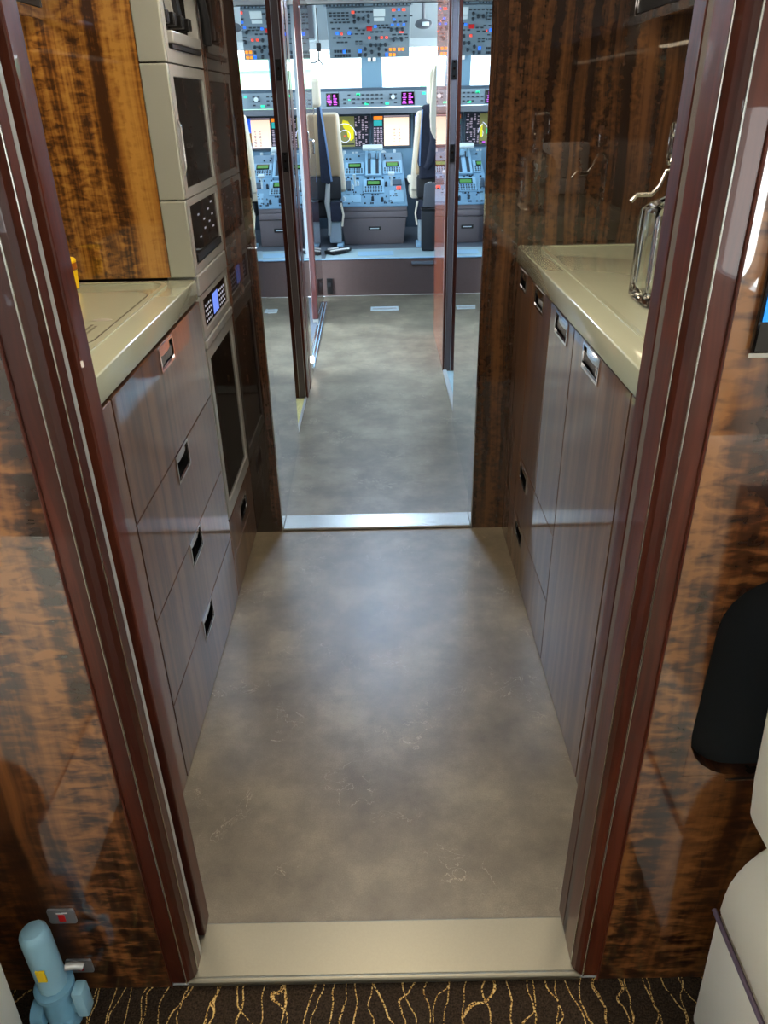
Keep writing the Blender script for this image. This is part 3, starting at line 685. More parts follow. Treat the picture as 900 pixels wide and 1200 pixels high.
struct('trim_10', slab(-.4335, 4.30, -.4365, 4.45, -.004), 'mahogany', 'dark wood strip on the narrow mirror panel')
t = struct('trim_6', B().lathe([(.001, 0), (.020, .002), (.020, .010), (.001, .012)], (0, 0, 0), 20, M=Matrix.Translation((-.441, 4.60, .09)) @ Matrix.Rotation(math.radians(90), 4, 'Y')), 'lamp_warm', 'small round lit floor lamp low on the left corridor side')
# left entry vestibule: open airstair door on the left
struct('floor', B().box(-1.3, -.49, 4.70, 6.755, -.05, -.003), 'deck', 'dark floor of the entrance vestibule')
sl = struct('trim_7', B().hexa([(-.486, 4.70, .0005), (-.436, 4.70, .0005), (-.462, 6.55, .0005), (-.512, 6.55, .0005), (-.486, 4.70, .004), (-.436, 4.70, .004), (-.462, 6.55, .004), (-.512, 6.55, .004)]), 'steel', 'ribbed bright entrance sill beside the corridor floor')
for k in range(4):
    mk('rib', B().hexa([(-.479 + k * .011, 4.72, .004), (-.475 + k * .011, 4.72, .004), (-.501 + k * .011, 6.5, .004), (-.505 + k * .011, 6.5, .004), (-.479 + k * .011, 4.72, .007), (-.475 + k * .011, 4.72, .007), (-.501 + k * .011, 6.5, .007), (-.505 + k * .011, 6.5, .007)]), 'panel_edge' if k % 2 else 'chrome', sl)
struct('wall_left', B().box(-1.3, -.49, 4.662, 4.698, 0, H), 'lining', 'vestibule partition')
struct('wall_left', B().box(-1.34, -1.3, 4.66, 4.85, 0, H).box(-1.34, -1.3, 6.3, 6.76, 0, H).box(-1.34, -1.3, 4.85, 6.3, 2.0, H), 'lining', 'aircraft side with the open entrance doorway')
# door edge post with latch
d = struct('door_3', B().box(-.535, -.488, 5.83, 6.48, .03, H - .01, r=.008, seg=3), 'mahogany_red', 'open reddish flight deck door seen on edge')
mk('steel_foot', B().box(-.533, -.490, 5.832, 5.86, .008, .029), 'alloy', d)
hh = mk('door_handle', B().box(-.487, -.482, 5.85, 5.92, 1.16, 1.33, r=.002), 'chrome', d)
mk('lever', B().tube([(-.481, 5.885, 1.28), (-.455, 5.885, 1.275), (-.452, 5.87, 1.24), (-.455, 5.86, 1.19)], .008, 8), 'chrome', hh, smooth=True)
# right side
struct('trim_8', B().box(.382, .405, 3.725, 4.595, -.01, .008, r=.002), 'alloy', 'bright metal sill of the right side doorway')
struct('floor', B().box(.406, 1.2, 3.725, 4.60, -.05, -.003), 'deck_strip', 'pale floor inside the right side doorway')
struct('wall_right', B().box(1.2, 1.24, 2.73, 4.66, 0, H), 'walnut_dark', 'dark wall inside the right side doorway')
struct('wall_right', B().box(.379, .42, 4.657, 5.47, 0, H, r=.002), 'walnut_orange', 'glossy orange-brown veneer panel on the right before the flight deck')
struct('wall_right', B().box(.62, .66, 5.475, 6.758, 0, H), 'lining', 'side lining right of the flight deck entrance')
# metal plate set in the floor
t = thing('floor_vent', (.03, 6.25, 0), 'small shiny metal plate set in corridor floor before the step', 'floor plate')
mk('frame', B().ring('z', .0005, .006, (-.087, .142, 6.19, 6.31), (-.07, .125, 6.215, 6.285)), 'key_light', t)
mk('insert', B().box(-.0695, .1245, 6.2155, 6.2845, .0005, .003), 'alloy', t)

# ---- unseen hull boxes and floor plate, added to block stray daylight
struct('floor', B().box(-1.3, 1.3, .86, 6.75, -.14, -.06), 'dark_backing', 'unseen plate added beneath corridor and galley to block light')
struct('floor', B().box(.3805, .62, 4.66, 6.76, -.05, 0), 'floor_vinyl', 'vinyl floor right of the corridor before the flight deck')
struct('wall_left', B().box(-1.40, -1.345, .90, 4.85, -.1, H), 'dark_backing', 'unseen outer skin left, added to block daylight')
struct('wall_right', B().box(1.345, 1.40, .90, 9.6, -.1, 1.55).box(1.345, 1.40, .90, 6.76, 1.55, H), 'dark_backing', 'unseen outer skin right, added to block daylight')
struct('wall_left', B().box(-1.40, -1.345, 6.3, 9.6, -.1, 1.55), 'dark_backing', 'unseen outer skin left of the flight deck, added to block daylight')
ceil_light('ceiling_light', -.95, -.75, 3.7, 3.95, H, 'lamp_neutral', 'small added fill light inside the left side doorway')  # unseen, added to brighten the sill and carpet in this doorway
ceil_light('ceiling_light', .75, .95, 4.0, 4.25, H, 'lamp_cool_fill', 'small added fill light inside the right side doorway')  # unseen, added to brighten the right doorway sill
# ================================================================ COCKPIT
struct('wall_front', B().box(-1.3, 1.3, 8.62, 8.66, .31, 1.44), 'panel_dark', 'dark footwell bulkhead under the instrument panel')
struct('floor', B().box(-1.3, 1.3, 6.782, 9.2, .05, .308), 'deck', 'raised flight deck floor')
r_ = struct('wall_front', B().box(-1.3, 1.3, 6.762, 6.781, .0, .302), 'riser', 'grey-violet carpeted step up to the flight deck')
mk('nosing', B().box(-1.3, 1.3, 6.757, 6.792, .3085, .316, r=.002), 'panel_edge', r_)
st = struct('trim_9', B().box(-.48, .60, 6.793, 7.25, .3085, .313), 'deck_strip', 'pale blue-grey plate on the flight deck step')
mk('hatch_plate', B().box(-.20, .12, 6.90, 7.10, .3132, .317, r=.001), 'panel_edge', st)
mk('foot_hinge', B().box(.27, .46, 6.74, 6.756, .26, .285, r=.003), 'shelf_grey', r_)
t = thing('door_stop', (-.46, 6.74, .01), 'small black upright block at left end of the carpeted step', 'door stop')
mk('block', B().box(-.475, -.425, 6.735, 6.756, .02, .155, r=.004), 'black', t)
mk('catch', B().box(-.465, -.435, 6.728, 6.7345, .09, .12, r=.002), 'soft_black', t)
struct('wall_front', B().box(-1.3, -.56, 6.80, 6.84, .32, 2.3), 'lining', 'flight deck bulkhead left of the entrance')
struct('wall_left', B().box(-1.3, -1.26, 6.86, 9.6, .31, 1.55), 'lining', 'left flight deck side wall below the windows')
struct('wall_right', B().box(1.26, 1.3, 6.76, 9.6, .31, 1.55), 'lining', 'right flight deck side wall below the windows')
struct('wall_front', B().box(.62, 1.3, 6.80, 6.84, .32, 2.3), 'lining', 'flight deck bulkhead right of the entrance')
struct('ceiling', B().box(-1.3, 1.3, 6.765, 7.55, 2.42, 2.46).hexa([(-1.3, 7.552, 2.42), (1.3, 7.552, 2.42), (1.3, 8.85, 1.98), (-1.3, 8.85, 1.98), (-1.3, 7.552, 2.46), (1.3, 7.552, 2.46), (1.3, 8.85, 2.02), (-1.3, 8.85, 2.02)]), 'lining', 'blue-grey flight deck ceiling sloping to the windscreen')
struct('ceiling', B().box(-1.3, 1.3, 6.70, 6.764, H, 2.46), 'lining', 'ceiling step at the flight deck entrance')
# windscreen frame
ws = struct('window_1', B().hexa([(-.16, 8.90, 1.60), (.06, 8.90, 1.60), (.06, 8.96, 1.60), (-.16, 8.96, 1.60), (-.15, 8.70, 2.06), (.05, 8.70, 2.06), (.05, 8.76, 2.06), (-.15, 8.76, 2.06)]), 'panel_blue', 'bright windscreen with a pale blue centre post')
mk('top_frame', B().box(-1.3, 1.3, 8.66, 8.74, 1.975, 2.10), 'lining', ws)
mk('sill_frame', B().box(-1.3, 1.3, 8.86, 9.0, 1.50, 1.62), 'panel_dark', ws)
mk('side_post', B().hexa([(-1.0, 8.90, 1.6), (-.90, 8.90, 1.6), (-.90, 8.95, 1.6), (-1.0, 8.95, 1.6), (-.95, 8.70, 2.05), (-.87, 8.70, 2.05), (-.87, 8.75, 2.05), (-.95, 8.75, 2.05)]), 'lining_dark', ws)
mk('side_post', B().hexa([(.90, 8.90, 1.6), (1.0, 8.90, 1.6), (1.0, 8.95, 1.6), (.90, 8.95, 1.6), (.87, 8.70, 2.05), (.95, 8.70, 2.05), (.95, 8.75, 2.05), (.87, 8.75, 2.05)]), 'lining_dark', ws)
mk('glass_pane', B().hexa([(.07, 8.93, 1.62), (.89, 8.93, 1.62), (.89, 8.934, 1.62), (.07, 8.934, 1.62), (.06, 8.73, 2.0), (.86, 8.73, 2.0), (.86, 8.734, 2.0), (.06, 8.734, 2.0)]), 'window_glass', ws)
mk('glass_pane', B().hexa([(-.89, 8.93, 1.62), (-.17, 8.93, 1.62), (-.17, 8.934, 1.62), (-.89, 8.934, 1.62), (-.86, 8.73, 2.0), (-.16, 8.73, 2.0), (-.16, 8.734, 2.0), (-.86, 8.734, 2.0)]), 'window_glass', ws)
mk('compass_bracket', B().box(-.085, -.055, 8.74, 8.80, 1.86, 1.90, r=.003).box(-.035, -.005, 8.74, 8.80, 1.86, 1.90, r=.003), 'white', ws)
# glareshield with guidance panel
def keys(lst, mat, parent, name, y, th=.006, kind='stuff'):
    b = B()
    for x0, x1, z0, z1 in lst: b.box(x0, x1, y - th, y, z0, z1)
    return mk(name, b, mat, parent, kind=kind)
t = thing('glareshield', (-.06, 8.3, 1.46), 'grey glareshield panel with small lit buttons beneath the windscreen', 'instrument panel')
mk('hood', B().prism([(8.32, 1.60), (8.36, 1.628), (8.85, 1.625), (8.85, 1.462), (8.36, 1.462)], 'x', -1.2, 1.15), 'panel_dark', t)
mk('shelf', B().prism([(8.22, 1.405), (8.22, 1.455), (8.5, 1.458), (8.5, 1.405)], 'x', -1.2, 1.15), 'shelf_grey', t)
YF = 8.318
fp = mk('button_panel', B().box(-.37, .36, YF, 8.345, 1.462, 1.598, r=.002), 'panel_grey', t)
mk('side_panel', B().box(-1.0, -.375, YF, 8.345, 1.462, 1.598, r=.002), 'panel_grey', t)
mk('side_panel', B().box(.365, 1.0, YF, 8.345, 1.462, 1.598, r=.002), 'panel_grey', t)
for x in (-.495, .235, .62, -.82):
    s_ = mk('small_display', B().box(x, x + .125, YF - .006, YF - .001, 1.475, 1.585, r=.002), 'black_gloss', fp)
for xx in (-.49, .24, .625, -.815):
    keys([(xx + random.uniform(0, .02), xx + random.uniform(.03, .05), 1.485 + .016 * k, 1.493 + .016 * k) for k in range(6)] + [(xx + .065, xx + .065 + random.uniform(.02, .045), 1.485 + .016 * k, 1.493 + .016 * k) for k in range(6)], 'lit_magenta', t, 'display_text', YF - .0065, .001)
kk = [(-.33 + i * .045, -.33 + i * .045 + .026, z, z + .013) for i in range(12) for z in (1.49, 1.525, 1.56) if random.random() < .75]
keys(kk, 'key', t, 'buttons', YF - .001)
keys([(-.20, -.165, 1.56, 1.580), (-.12, -.085, 1.48, 1.497), (.08, .115, 1.48, 1.497), (-.60, -.565, 1.53, 1.55), (.44, .47, 1.56, 1.58), (-.28, -.26, 1.52, 1.53)], 'lit_green', t, 'green_lights', YF - .001)
mk('heading_knob', B().cyl((.155, YF - .002, 1.545), (.155, YF - .03, 1.545), .02, 14), 'key_light', t, smooth=True)

# main panel
YP = 8.53
t = thing('instrument_panel', (-.06, 8.55, 1.05), 'blue-grey main instrument panel with large lit displays', 'instrument panel')
mk('panel_board', B().box(-1.2, 1.15, YP, 8.6, .80, 1.404), 'panel_blue', t)
def display(x0, x1, z0, z1):
    f = mk('display_unit', B().ring('y', YP - .016, YP - .001, (x0 - .018, x1 + .018, z0 - .018, z1 + .018), (x0, x1, z0, z1)), 'panel_dark', t)
    mk('screen_glass', B().box(x0 + .001, x1 - .001, YP - .006, YP - .002, z0 + .001, z1 - .001), 'lit_screen_dark', f)
    return f
YS = YP - .0065
def flat(lst, mat, parent, name='screen_print', d=0): return keys(lst, mat, parent, name, YS - d * .0006, .0004)
def arc(cx, cz, r, w_, a0, a1, mat, parent, d=2, n=24, y=None):
    b = B(); y = y if y is not None else YS - d * .0006
    po = [(cx + r * math.cos(math.radians(a0 + (a1 - a0) * i / n)), cz + r * math.sin(math.radians(a0 + (a1 - a0) * i / n))) for i in range(n + 1)]
    pi = [(cx + (r - w_) * math.cos(math.radians(a0 + (a1 - a0) * i / n)), cz + (r - w_) * math.sin(math.radians(a0 + (a1 - a0) * i / n))) for i in range(n + 1)]
    for i in range(n): b.prism([po[i], po[i + 1], pi[i + 1], pi[i]], 'y', y - .0003, y)
    return mk('range_arc', b, mat, parent)
# navigation display (left of centre)
f = display(-.45, -.09, 1.105, 1.385)
flat([(-.448, -.235, 1.108, 1.382)], 'lit_olive', f, d=0)
b = B(); b.prism([(-.35, 1.35), (-.30, 1.34), (-.27, 1.30), (-.243, 1.28), (-.245, 1.18), (-.28, 1.16), (-.305, 1.20), (-.315, 1.25), (-.345, 1.28), (-.36, 1.32)], 'y', YS - .0010, YS - .0006); mk('terrain_patch', b, 'lit_yellow', f)
arc(-.335, 1.205, .115, .006, 5, 175, 'lit_white', f); arc(-.335, 1.205, .058, .005, 0, 360, 'lit_white', f)
flat([(-.345, -.325, 1.20, 1.212)], 'lit_red', f, d=3)
flat([(-.41, -.24, 1.125, 1.137), (-.415, -.38, 1.108, 1.125)], 'lit_screen_dark', f, d=2)
flat([(-.415, -.385, 1.115, 1.135)], 'lit_magenta', f, d=3)
flat([(-.432, -.425, 1.2, 1.25), (-.44, -.43, 1.17, 1.18)], 'lit_green', f, d=3)
lst = []
for c in range(4):
    z = 1.115
    while z < 1.372:
        if random.random() < .8: lst.append((-.228 + c * .034, -.228 + c * .034 + random.uniform(.012, .028), z, z + .009))
        z += .016
flat(lst, 'lit_mauve', f, d=1)
# engine strip plus chart
f = display(-.045, .32, 1.105, 1.385)
flat([(.064, .316, 1.110, 1.365)], 'lit_cream', f, d=0)
flat([(.064, .316, 1.370, 1.382)], 'lit_mauve', f, d=1)
lst = [(.16 + .05 * c, .165 + .05 * c + random.uniform(.004, .02), 1.13 + k * .018, 1.137 + k * .018) for c in range(2) for k in range(8)]
flat(lst, 'panel_grey', f, d=1)
flat([(-.04, .05, 1.345, 1.378)], 'lit_orange', f, d=0); flat([(-.04, .045, 1.29, 1.342)], 'lit_teal', f, d=0)
lst = [(-.04 + c * .032, -.04 + c * .032 + random.uniform(.014, .027), 1.112 + k * .019, 1.124 + k * .019) for c in range(3) for k in range(9)]
flat(lst, 'lit_mauve', f, d=0)
# outer primary displays
for x0, x1 in ((.375, .70), (-.83, -.505)):
    f = display(x0, x1, 1.105, 1.385); xm = x0 + .30 * (x1 - x0) if x0 > 0 else x0 + .15
    a_, c_ = (x0 + .003, x1 - .003)
    flat([(a_, c_, 1.25, 1.382)], 'lit_sky', f, d=0); flat([(a_, c_, 1.16, 1.25)], 'lit_brown', f, d=0)
    flat([(a_, a_ + .05, 1.17, 1.37), (c_ - .05, c_, 1.17, 1.37), (a_ + .1, c_ - .1, 1.249, 1.253)], 'lit_white', f, d=1)
    arc((a_ + c_) / 2, 1.11, .07, .004, 0, 180, 'lit_white', f)
# switch strip between displays and pedestal
keys([(-.36, -.33, 1.0, 1.07), (-.27, -.245, 1.01, 1.06), (-.235, -.21, 1.01, 1.06)], 'key_light', t, 'switch_plates', YP - .001)
mk('gear_lever', B().cyl((-.345, YP - .001, 1.06), (-.345, YP - .05, 1.055), .010, 10).box(-.358, -.332, YP - .075, YP - .048, 1.035, 1.075, r=.004), 'key_light', t)
mk('trim_wheel', B().cyl((.165, YP - .001, 1.06), (.165, YP - .05, 1.055), .010, 10).box(.152, .178, YP - .075, YP - .048, 1.035, 1.075, r=.004), 'key_light', t)
mk('standby_knob', B().cyl((.055, YP - .001, 1.04), (.055, YP - .04, 1.04), .028, 16), 'key_light', t, smooth=True)
keys([(.36, .50, .90, 1.06)], 'panel_dark', t, 'crew_panel', YP - .001)
keys([(.39, .47, .98, 1.0)], 'lit_red', t, 'warning_caption', YP - .008, .001)

# centre console
YC = 7.535
t = thing('centre_console', (-.055, 7.9, .31), 'blue centre console on a grey box between the pilot seats', 'console')
mk('storage_box', B().hexa([(-.335, YC, .309), (.225, YC, .309), (.235, 8.45, .309), (-.345, 8.45, .309), (-.36, YC, .545), (.255, YC, .545), (.255, 8.45, .545), (-.36, 8.45, .545)], r=.01), 'console', t, smooth=True)
mk('box_lid', B().box(-.368, .265, YC - .012, 8.45, .548, .605, r=.010).box(-.362, .258, YC - .006, 8.45, .606, .645, r=.008), 'console_lid', t, smooth=True)
pl = mk('name_plate', B().box(-.105, .010, YC + .0035 - .012, YC + .0035, .435, .470, r=.002), 'black', t)
mk('plate_print', B().box(-.088, -.006, YC - .0095, YC - .0088, .449, .457), 'key_light', pl)
# sloping top: plane from (7.53,.655) to (8.44,1.055)
P0, P1 = Vector((0, 7.535, .656)), Vector((0, 8.44, 1.055))
dv = (P1 - P0).normalized(); nv = Vector((0, -dv.z, dv.y)); LEN = (P1 - P0).length
ang = math.atan2(dv.z, dv.y)
MT = Matrix.Translation(P0) @ Matrix.Rotation(ang, 4, 'X')       # local: x right, y up the slope, z out of it
mk('console_top', B().hexa([(-.372, 7.52, .646), (.268, 7.52, .646), (.235, 8.44, .646), (-.345, 8.44, .646), (-.372, 7.52, .654), (.268, 7.52, .654), (.235, 8.44, 1.052), (-.345, 8.44, 1.052)], r=.006), 'panel_blue', t)
def onslope(x0, x1, a, c, h, mat, name, h0=.001, r=0, parent=None, kind=None):
    return mk(name, B().box(x0, x1, a * LEN, c * LEN, h0, h, r=r, M=MT), mat, parent or t, kind=kind)
def fms(xc, a, c, w_=.19, lc='lit_lcdgreen'):
    u = onslope(xc - w_ / 2, xc + w_ / 2, a, c, .014, 'panel_edge', 'keypad_unit', r=.004)
    m_ = a + (c - a) * .5
    onslope(xc - w_ * .33, xc + w_ * .33, m_, a + (c - a) * .9, .0165, 'black_gloss', 'unit_screen', h0=.0145, parent=u)
    onslope(xc - w_ * .28, xc + w_ * .28, m_ + .02, a + (c - a) * .82, .018, lc, 'screen_text', h0=.0168, parent=u)
    b = B()
    for i in range(7):
        for j in range(3):
            b.box(xc - w_ * .42 + i * w_ * .125, xc - w_ * .42 + i * w_ * .125 + w_ * .07, (a + .015 + j * (m_ - a) * .3) * LEN, (a + .015 + j * (m_ - a) * .3 + .02) * LEN, .0145, .019, M=MT)
    mk('unit_keys', b, 'key', u, kind='stuff')
fms(-.235, .55, .78); fms(.135, .55, .80); fms(-.05, .20, .45, .2)
onslope(-.13, .03, .50, .98, .03, 'panel_edge', 'throttle_quadrant', r=.006)
mk('throttle_slot', B().box(-.105, -.075, .52 * LEN, .92 * LEN, .0305, .034, M=MT).box(-.028, .002, .52 * LEN, .92 * LEN, .0305, .034, M=MT), 'key', t)
for xx in (-.09, -.013):
    mk('thrust_lever', B().box(xx - .008, xx + .008, .80 * LEN, .83 * LEN, .035, .12, r=.003, M=MT), 'panel_edge', t)
mk('lever_grip', B().box(-.155, .045, .78 * LEN, .85 * LEN, .12, .16, r=.015, seg=3, M=MT), 'key_light', t, smooth=True)
onslope(.10, .235, .03, .24, .012, 'panel_edge', 'tray_lid', r=.005)
onslope(-.345, -.17, .04, .18, .010, 'panel_edge', 'radio_unit', r=.004)
onslope(.13, .22, .34, .44, .012, 'panel_dark', 'audio_unit', r=.003)
onslope(.17, .21, .26, .31, .014, 'lit_red', 'red_button', h0=.001)
onslope(-.34, -.27, .28, .44, .010, 'panel_dark', 'brake_unit', r=.003)
for x_, a_ in ((-.25, .30), (-.20, .36), (.07, .34), (-.06, .08), (.03, .06), (-.33, .08)):
    mk('control_knob', B().tube([MT @ Vector((x_, a_ * LEN, .001)), MT @ Vector((x_, a_ * LEN, .035)), MT @ Vector((x_, a_ * LEN, .045))], [.014, .012, .007], 12), 'key' if x_ > -.1 else 'key_light', t, smooth=True)
mk('flap_lever', B().tube([MT @ Vector((-.225, .33 * LEN, .01)), MT @ Vector((-.235, .36 * LEN, .11))], [.008, .014], 10), 'key_light', t, smooth=True)
mk('speedbrake_lever', B().tube([MT @ Vector((.12, .32 * LEN, .01)), MT @ Vector((.12, .36 * LEN, .10))], .008, 10).box(.09, .15, .34 * LEN, .385 * LEN, .10, .125, r=.004, M=MT), 'key_light', t, smooth=True)
b = B()
for k in range(70):
    x_ = random.uniform(-.33, .21); a_ = random.choice([.02, .05, .13, .17, .47, .5, .26, .22, .86, .91])
    b.box(x_, x_ + random.uniform(.008, .02), a_ * LEN, a_ * LEN + .01, .001, .0145, M=MT)
mk('small_switches', b, 'key', t, kind='stuff')

# overhead panels
t = thing('overhead_panel', (-.06, 7.85, 1.857), 'grey overhead switch panel with orange and blue lit buttons', 'switch panel')
Q0, Q1 = Vector((0, 8.0, 1.857)), Vector((0, 7.70, 2.215)); ql = (Q1 - Q0).length
qd = (Q1 - Q0).normalized(); qn = Vector((0, -qd.z, qd.y)); 
MO = Matrix(((1, 0, 0, 0), (0, qd.y, qn.y, Q0.y), (0, qd.z, qn.z, Q0.z), (0, 0, 0, 1)))   # local: x right, y up the panel, z out
if (MO @ Vector((0, 0, 1)) - Q0).y > 0: MO = MO @ Matrix.Diagonal((1, 1, -1, 1))
mk('panel_board', B().box(-.424, .302, 0, ql, -.05, 0, r=.006, M=MO), 'panel_grey', t)
def oh(lst, mat, name, h=.006, parent=None, h0=.0005, kind='stuff'):
    b = B()
    for u0, u1, v0, v1 in lst:    # u in 0..1 left-right, v in 0..1 top-down
        b.box(-.424 + u0 * .726, -.424 + u1 * .726, (1 - v1) * ql, (1 - v0) * ql, h0, h, M=MO)
    return mk(name, b, mat, parent or t, kind=kind)
D = []
def row(u0, n, du, v, w_=.035, h_=.02): D.extend([(u0 + i * du, u0 + i * du + w_, v, v + h_) for i in range(n)])
row(.03, 5, .05, .08); row(.32, 5, .05, .07); row(.03, 5, .05, .14); row(.08, 4, .05, .20); row(.04, 5, .05, .26); row(.05, 2, .07, .38); row(.26, 2, .07, .38)
row(.36, 2, .06, .42); row(.60, 3, .05, .33); row(.62, 3, .05, .38); row(.06, 4, .06, .56); row(.10, 3, .05, .65); row(.33, 2, .05, .64); row(.33, 2, .05, .69)
row(.78, 4, .07, .16); row(.80, 3, .065, .27); row(.06, 6, .035, .82, .03, .05); row(.06, 6, .035, .91, .03, .05); row(.36, 1, .05, .9, .04, .06); row(.69, 1, .05, .80, .03, .06)
row(.78, 3, .07, .52, .05); row(.52, 3, .06, .46); row(.26, 3, .07, .49, .04); row(.80, 3, .07, .58, .04)
oh(D, 'key', 'dark_switches')
oh([(.56, .70, .03, .17), (.565, .69, .19, .26)], 'key_light', 'label_cards', .003)
oh([(.745 + i * .046, .778 + i * .046, .80, .85) for i in range(2)] + [(.855 + i * .046, .888 + i * .046, .80, .85) for i in range(2)] + [(.745 + i * .046, .778 + i * .046, .91, .96) for i in range(2)], 'lit_orange', 'orange_lights', .008)
oh([(.17, .205, .82, .88), (.365, .40, .81, .87), (.70, .73, .90, .96), (.10, .135, .45, .50), (.245, .28, .45, .50), (.565, .595, .34, .38), (.79, .82, .215, .245), (.77, .80, .32, .35), (.84, .87, .32, .35), (.91, .94, .32, .35), (.85, .875, .03, .06)], 'lit_blue', 'blue_lights', .008)
oh([(.49, .52, .56, .60), (.64, .67, .56, .60), (.70, .73, .56, .60), (.30, .335, .06, .10), (.78, .82, .03, .07), (.90, .94, .03, .07), (.16, .18, .47, .51), (.87, .92, .47, .49)], 'lit_red', 'red_lights', .008)
oh([(.475, .54, .36, .43)], 'red', 'guarded_switch', .012)
for u_, v_ in ((.45, .80), (.53, .86), (.62, .80), (.45, .92), (.62, .92), (.33, .15), (.38, .20), (.44, .20), (.50, .15), (.33, .25), (.50, .25), (.52, .72), (.58, .72), (.64, .72), (.70, .72), (.59, .58), (.77, .42), (.84, .42), (.91, .42), (.80, .62), (.90, .62)):
    c = MO @ Vector((-.424 + u_ * .726, (1 - v_) * ql, .0005)); c2 = MO @ Vector((-.424 + u_ * .726, (1 - v_) * ql, .018))
    mk('rotary_knob', B().cyl(c, c2, .013, 10), 'key', t, smooth=True)
t = thing('breaker_panel', (-.06, 7.5, 2.24), 'second overhead panel full of small breakers above the switch panel', 'switch panel')
mk('panel_board', B().hexa([(-.44, 7.69, 2.225), (.32, 7.69, 2.225), (.32, 7.30, 2.39), (-.44, 7.30, 2.39), (-.44, 7.71, 2.255), (.32, 7.71, 2.255), (.32, 7.32, 2.41), (-.44, 7.32, 2.41)]), 'panel_grey', t)
R0, R1 = Vector((0, 7.69, 2.225)), Vector((0, 7.30, 2.39)); rd = (R1 - R0).normalized()
b = B()
for i in range(24):
    for j in range(8):
        if i in (11, 12): continue
        p = R0 + rd * (.03 + j * .045); x_ = -.42 + i * .031
        b.box(x_, x_ + .012, p.y - .004, p.y + .004, p.z - .014, p.z - .0005)
mk('breakers', b, 'key', t, kind='stuff')

# ceiling visor left, light right, cables
t = thing('sun_visor', (-.62, 7.5, 2.0), 'dark folded visor panel with pale edge hanging left of overhead panel', 'visor')
mk('visor_panel', B().prism([(-.66, 1.99), (-.52, 1.985), (-.53, 2.44), (-.66, 2.44)], 'y', 7.50, 7.53, r=.012), 'lining_dark', t, smooth=True)
mk('pale_edge', B().tube([(-.675, 7.52, 2.42), (-.67, 7.52, 1.985), (-.65, 7.52, 1.968), (-.52, 7.52, 1.965), (-.505, 7.52, 1.985), (-.515, 7.52, 2.42)], .010, 8), 'key_light', t, smooth=True)
t = thing('headset_cable', (-.5, 7.6, 1.95), 'thin dark hook and cable hanging in front of left windscreen', 'cable')
mk('clip', B().box(-.515, -.475, 7.585, 7.615, 1.895, 1.96, r=.006), 'soft_black', t)
mk('cable', B().tube([(-.50, 7.60, 2.21), (-.495, 7.60, 1.961)], .004, 6).tube([(-.495, 7.60, 1.894), (-.50, 7.60, 1.83), (-.53, 7.60, 1.815), (-.60, 7.6, 1.815)], .006, 6).tube([(-.495, 7.60, 1.835), (-.47, 7.60, 1.80), (-.465, 7.60, 1.75)], .006, 6), 'soft_black', t, smooth=True)
t = thing('map_light', (.42, 7.7, 2.06), 'oval map light fitting on ceiling right of overhead panel', 'lamp')
mk('base_plate', B().lathe([(.001, 0), (.075, .0), (.07, .018), (.001, .022)], (0, 0, 0), 24, M=Matrix.Translation((.415, 7.72, 2.085)) @ Matrix.Rotation(math.radians(60), 4, 'X') @ Matrix.Diagonal((1, .55, 1, 1))), 'lining_dark', t, smooth=True)
mk('lens', B().box(.40, .46, 7.66, 7.69, 2.07, 2.10, r=.006), 'key_light', t, smooth=True)
mk('stalk', B().cyl((.415, 7.74, 2.09), (.415, 7.76, 2.36), .015, 10), 'lining_dark', t, smooth=True)

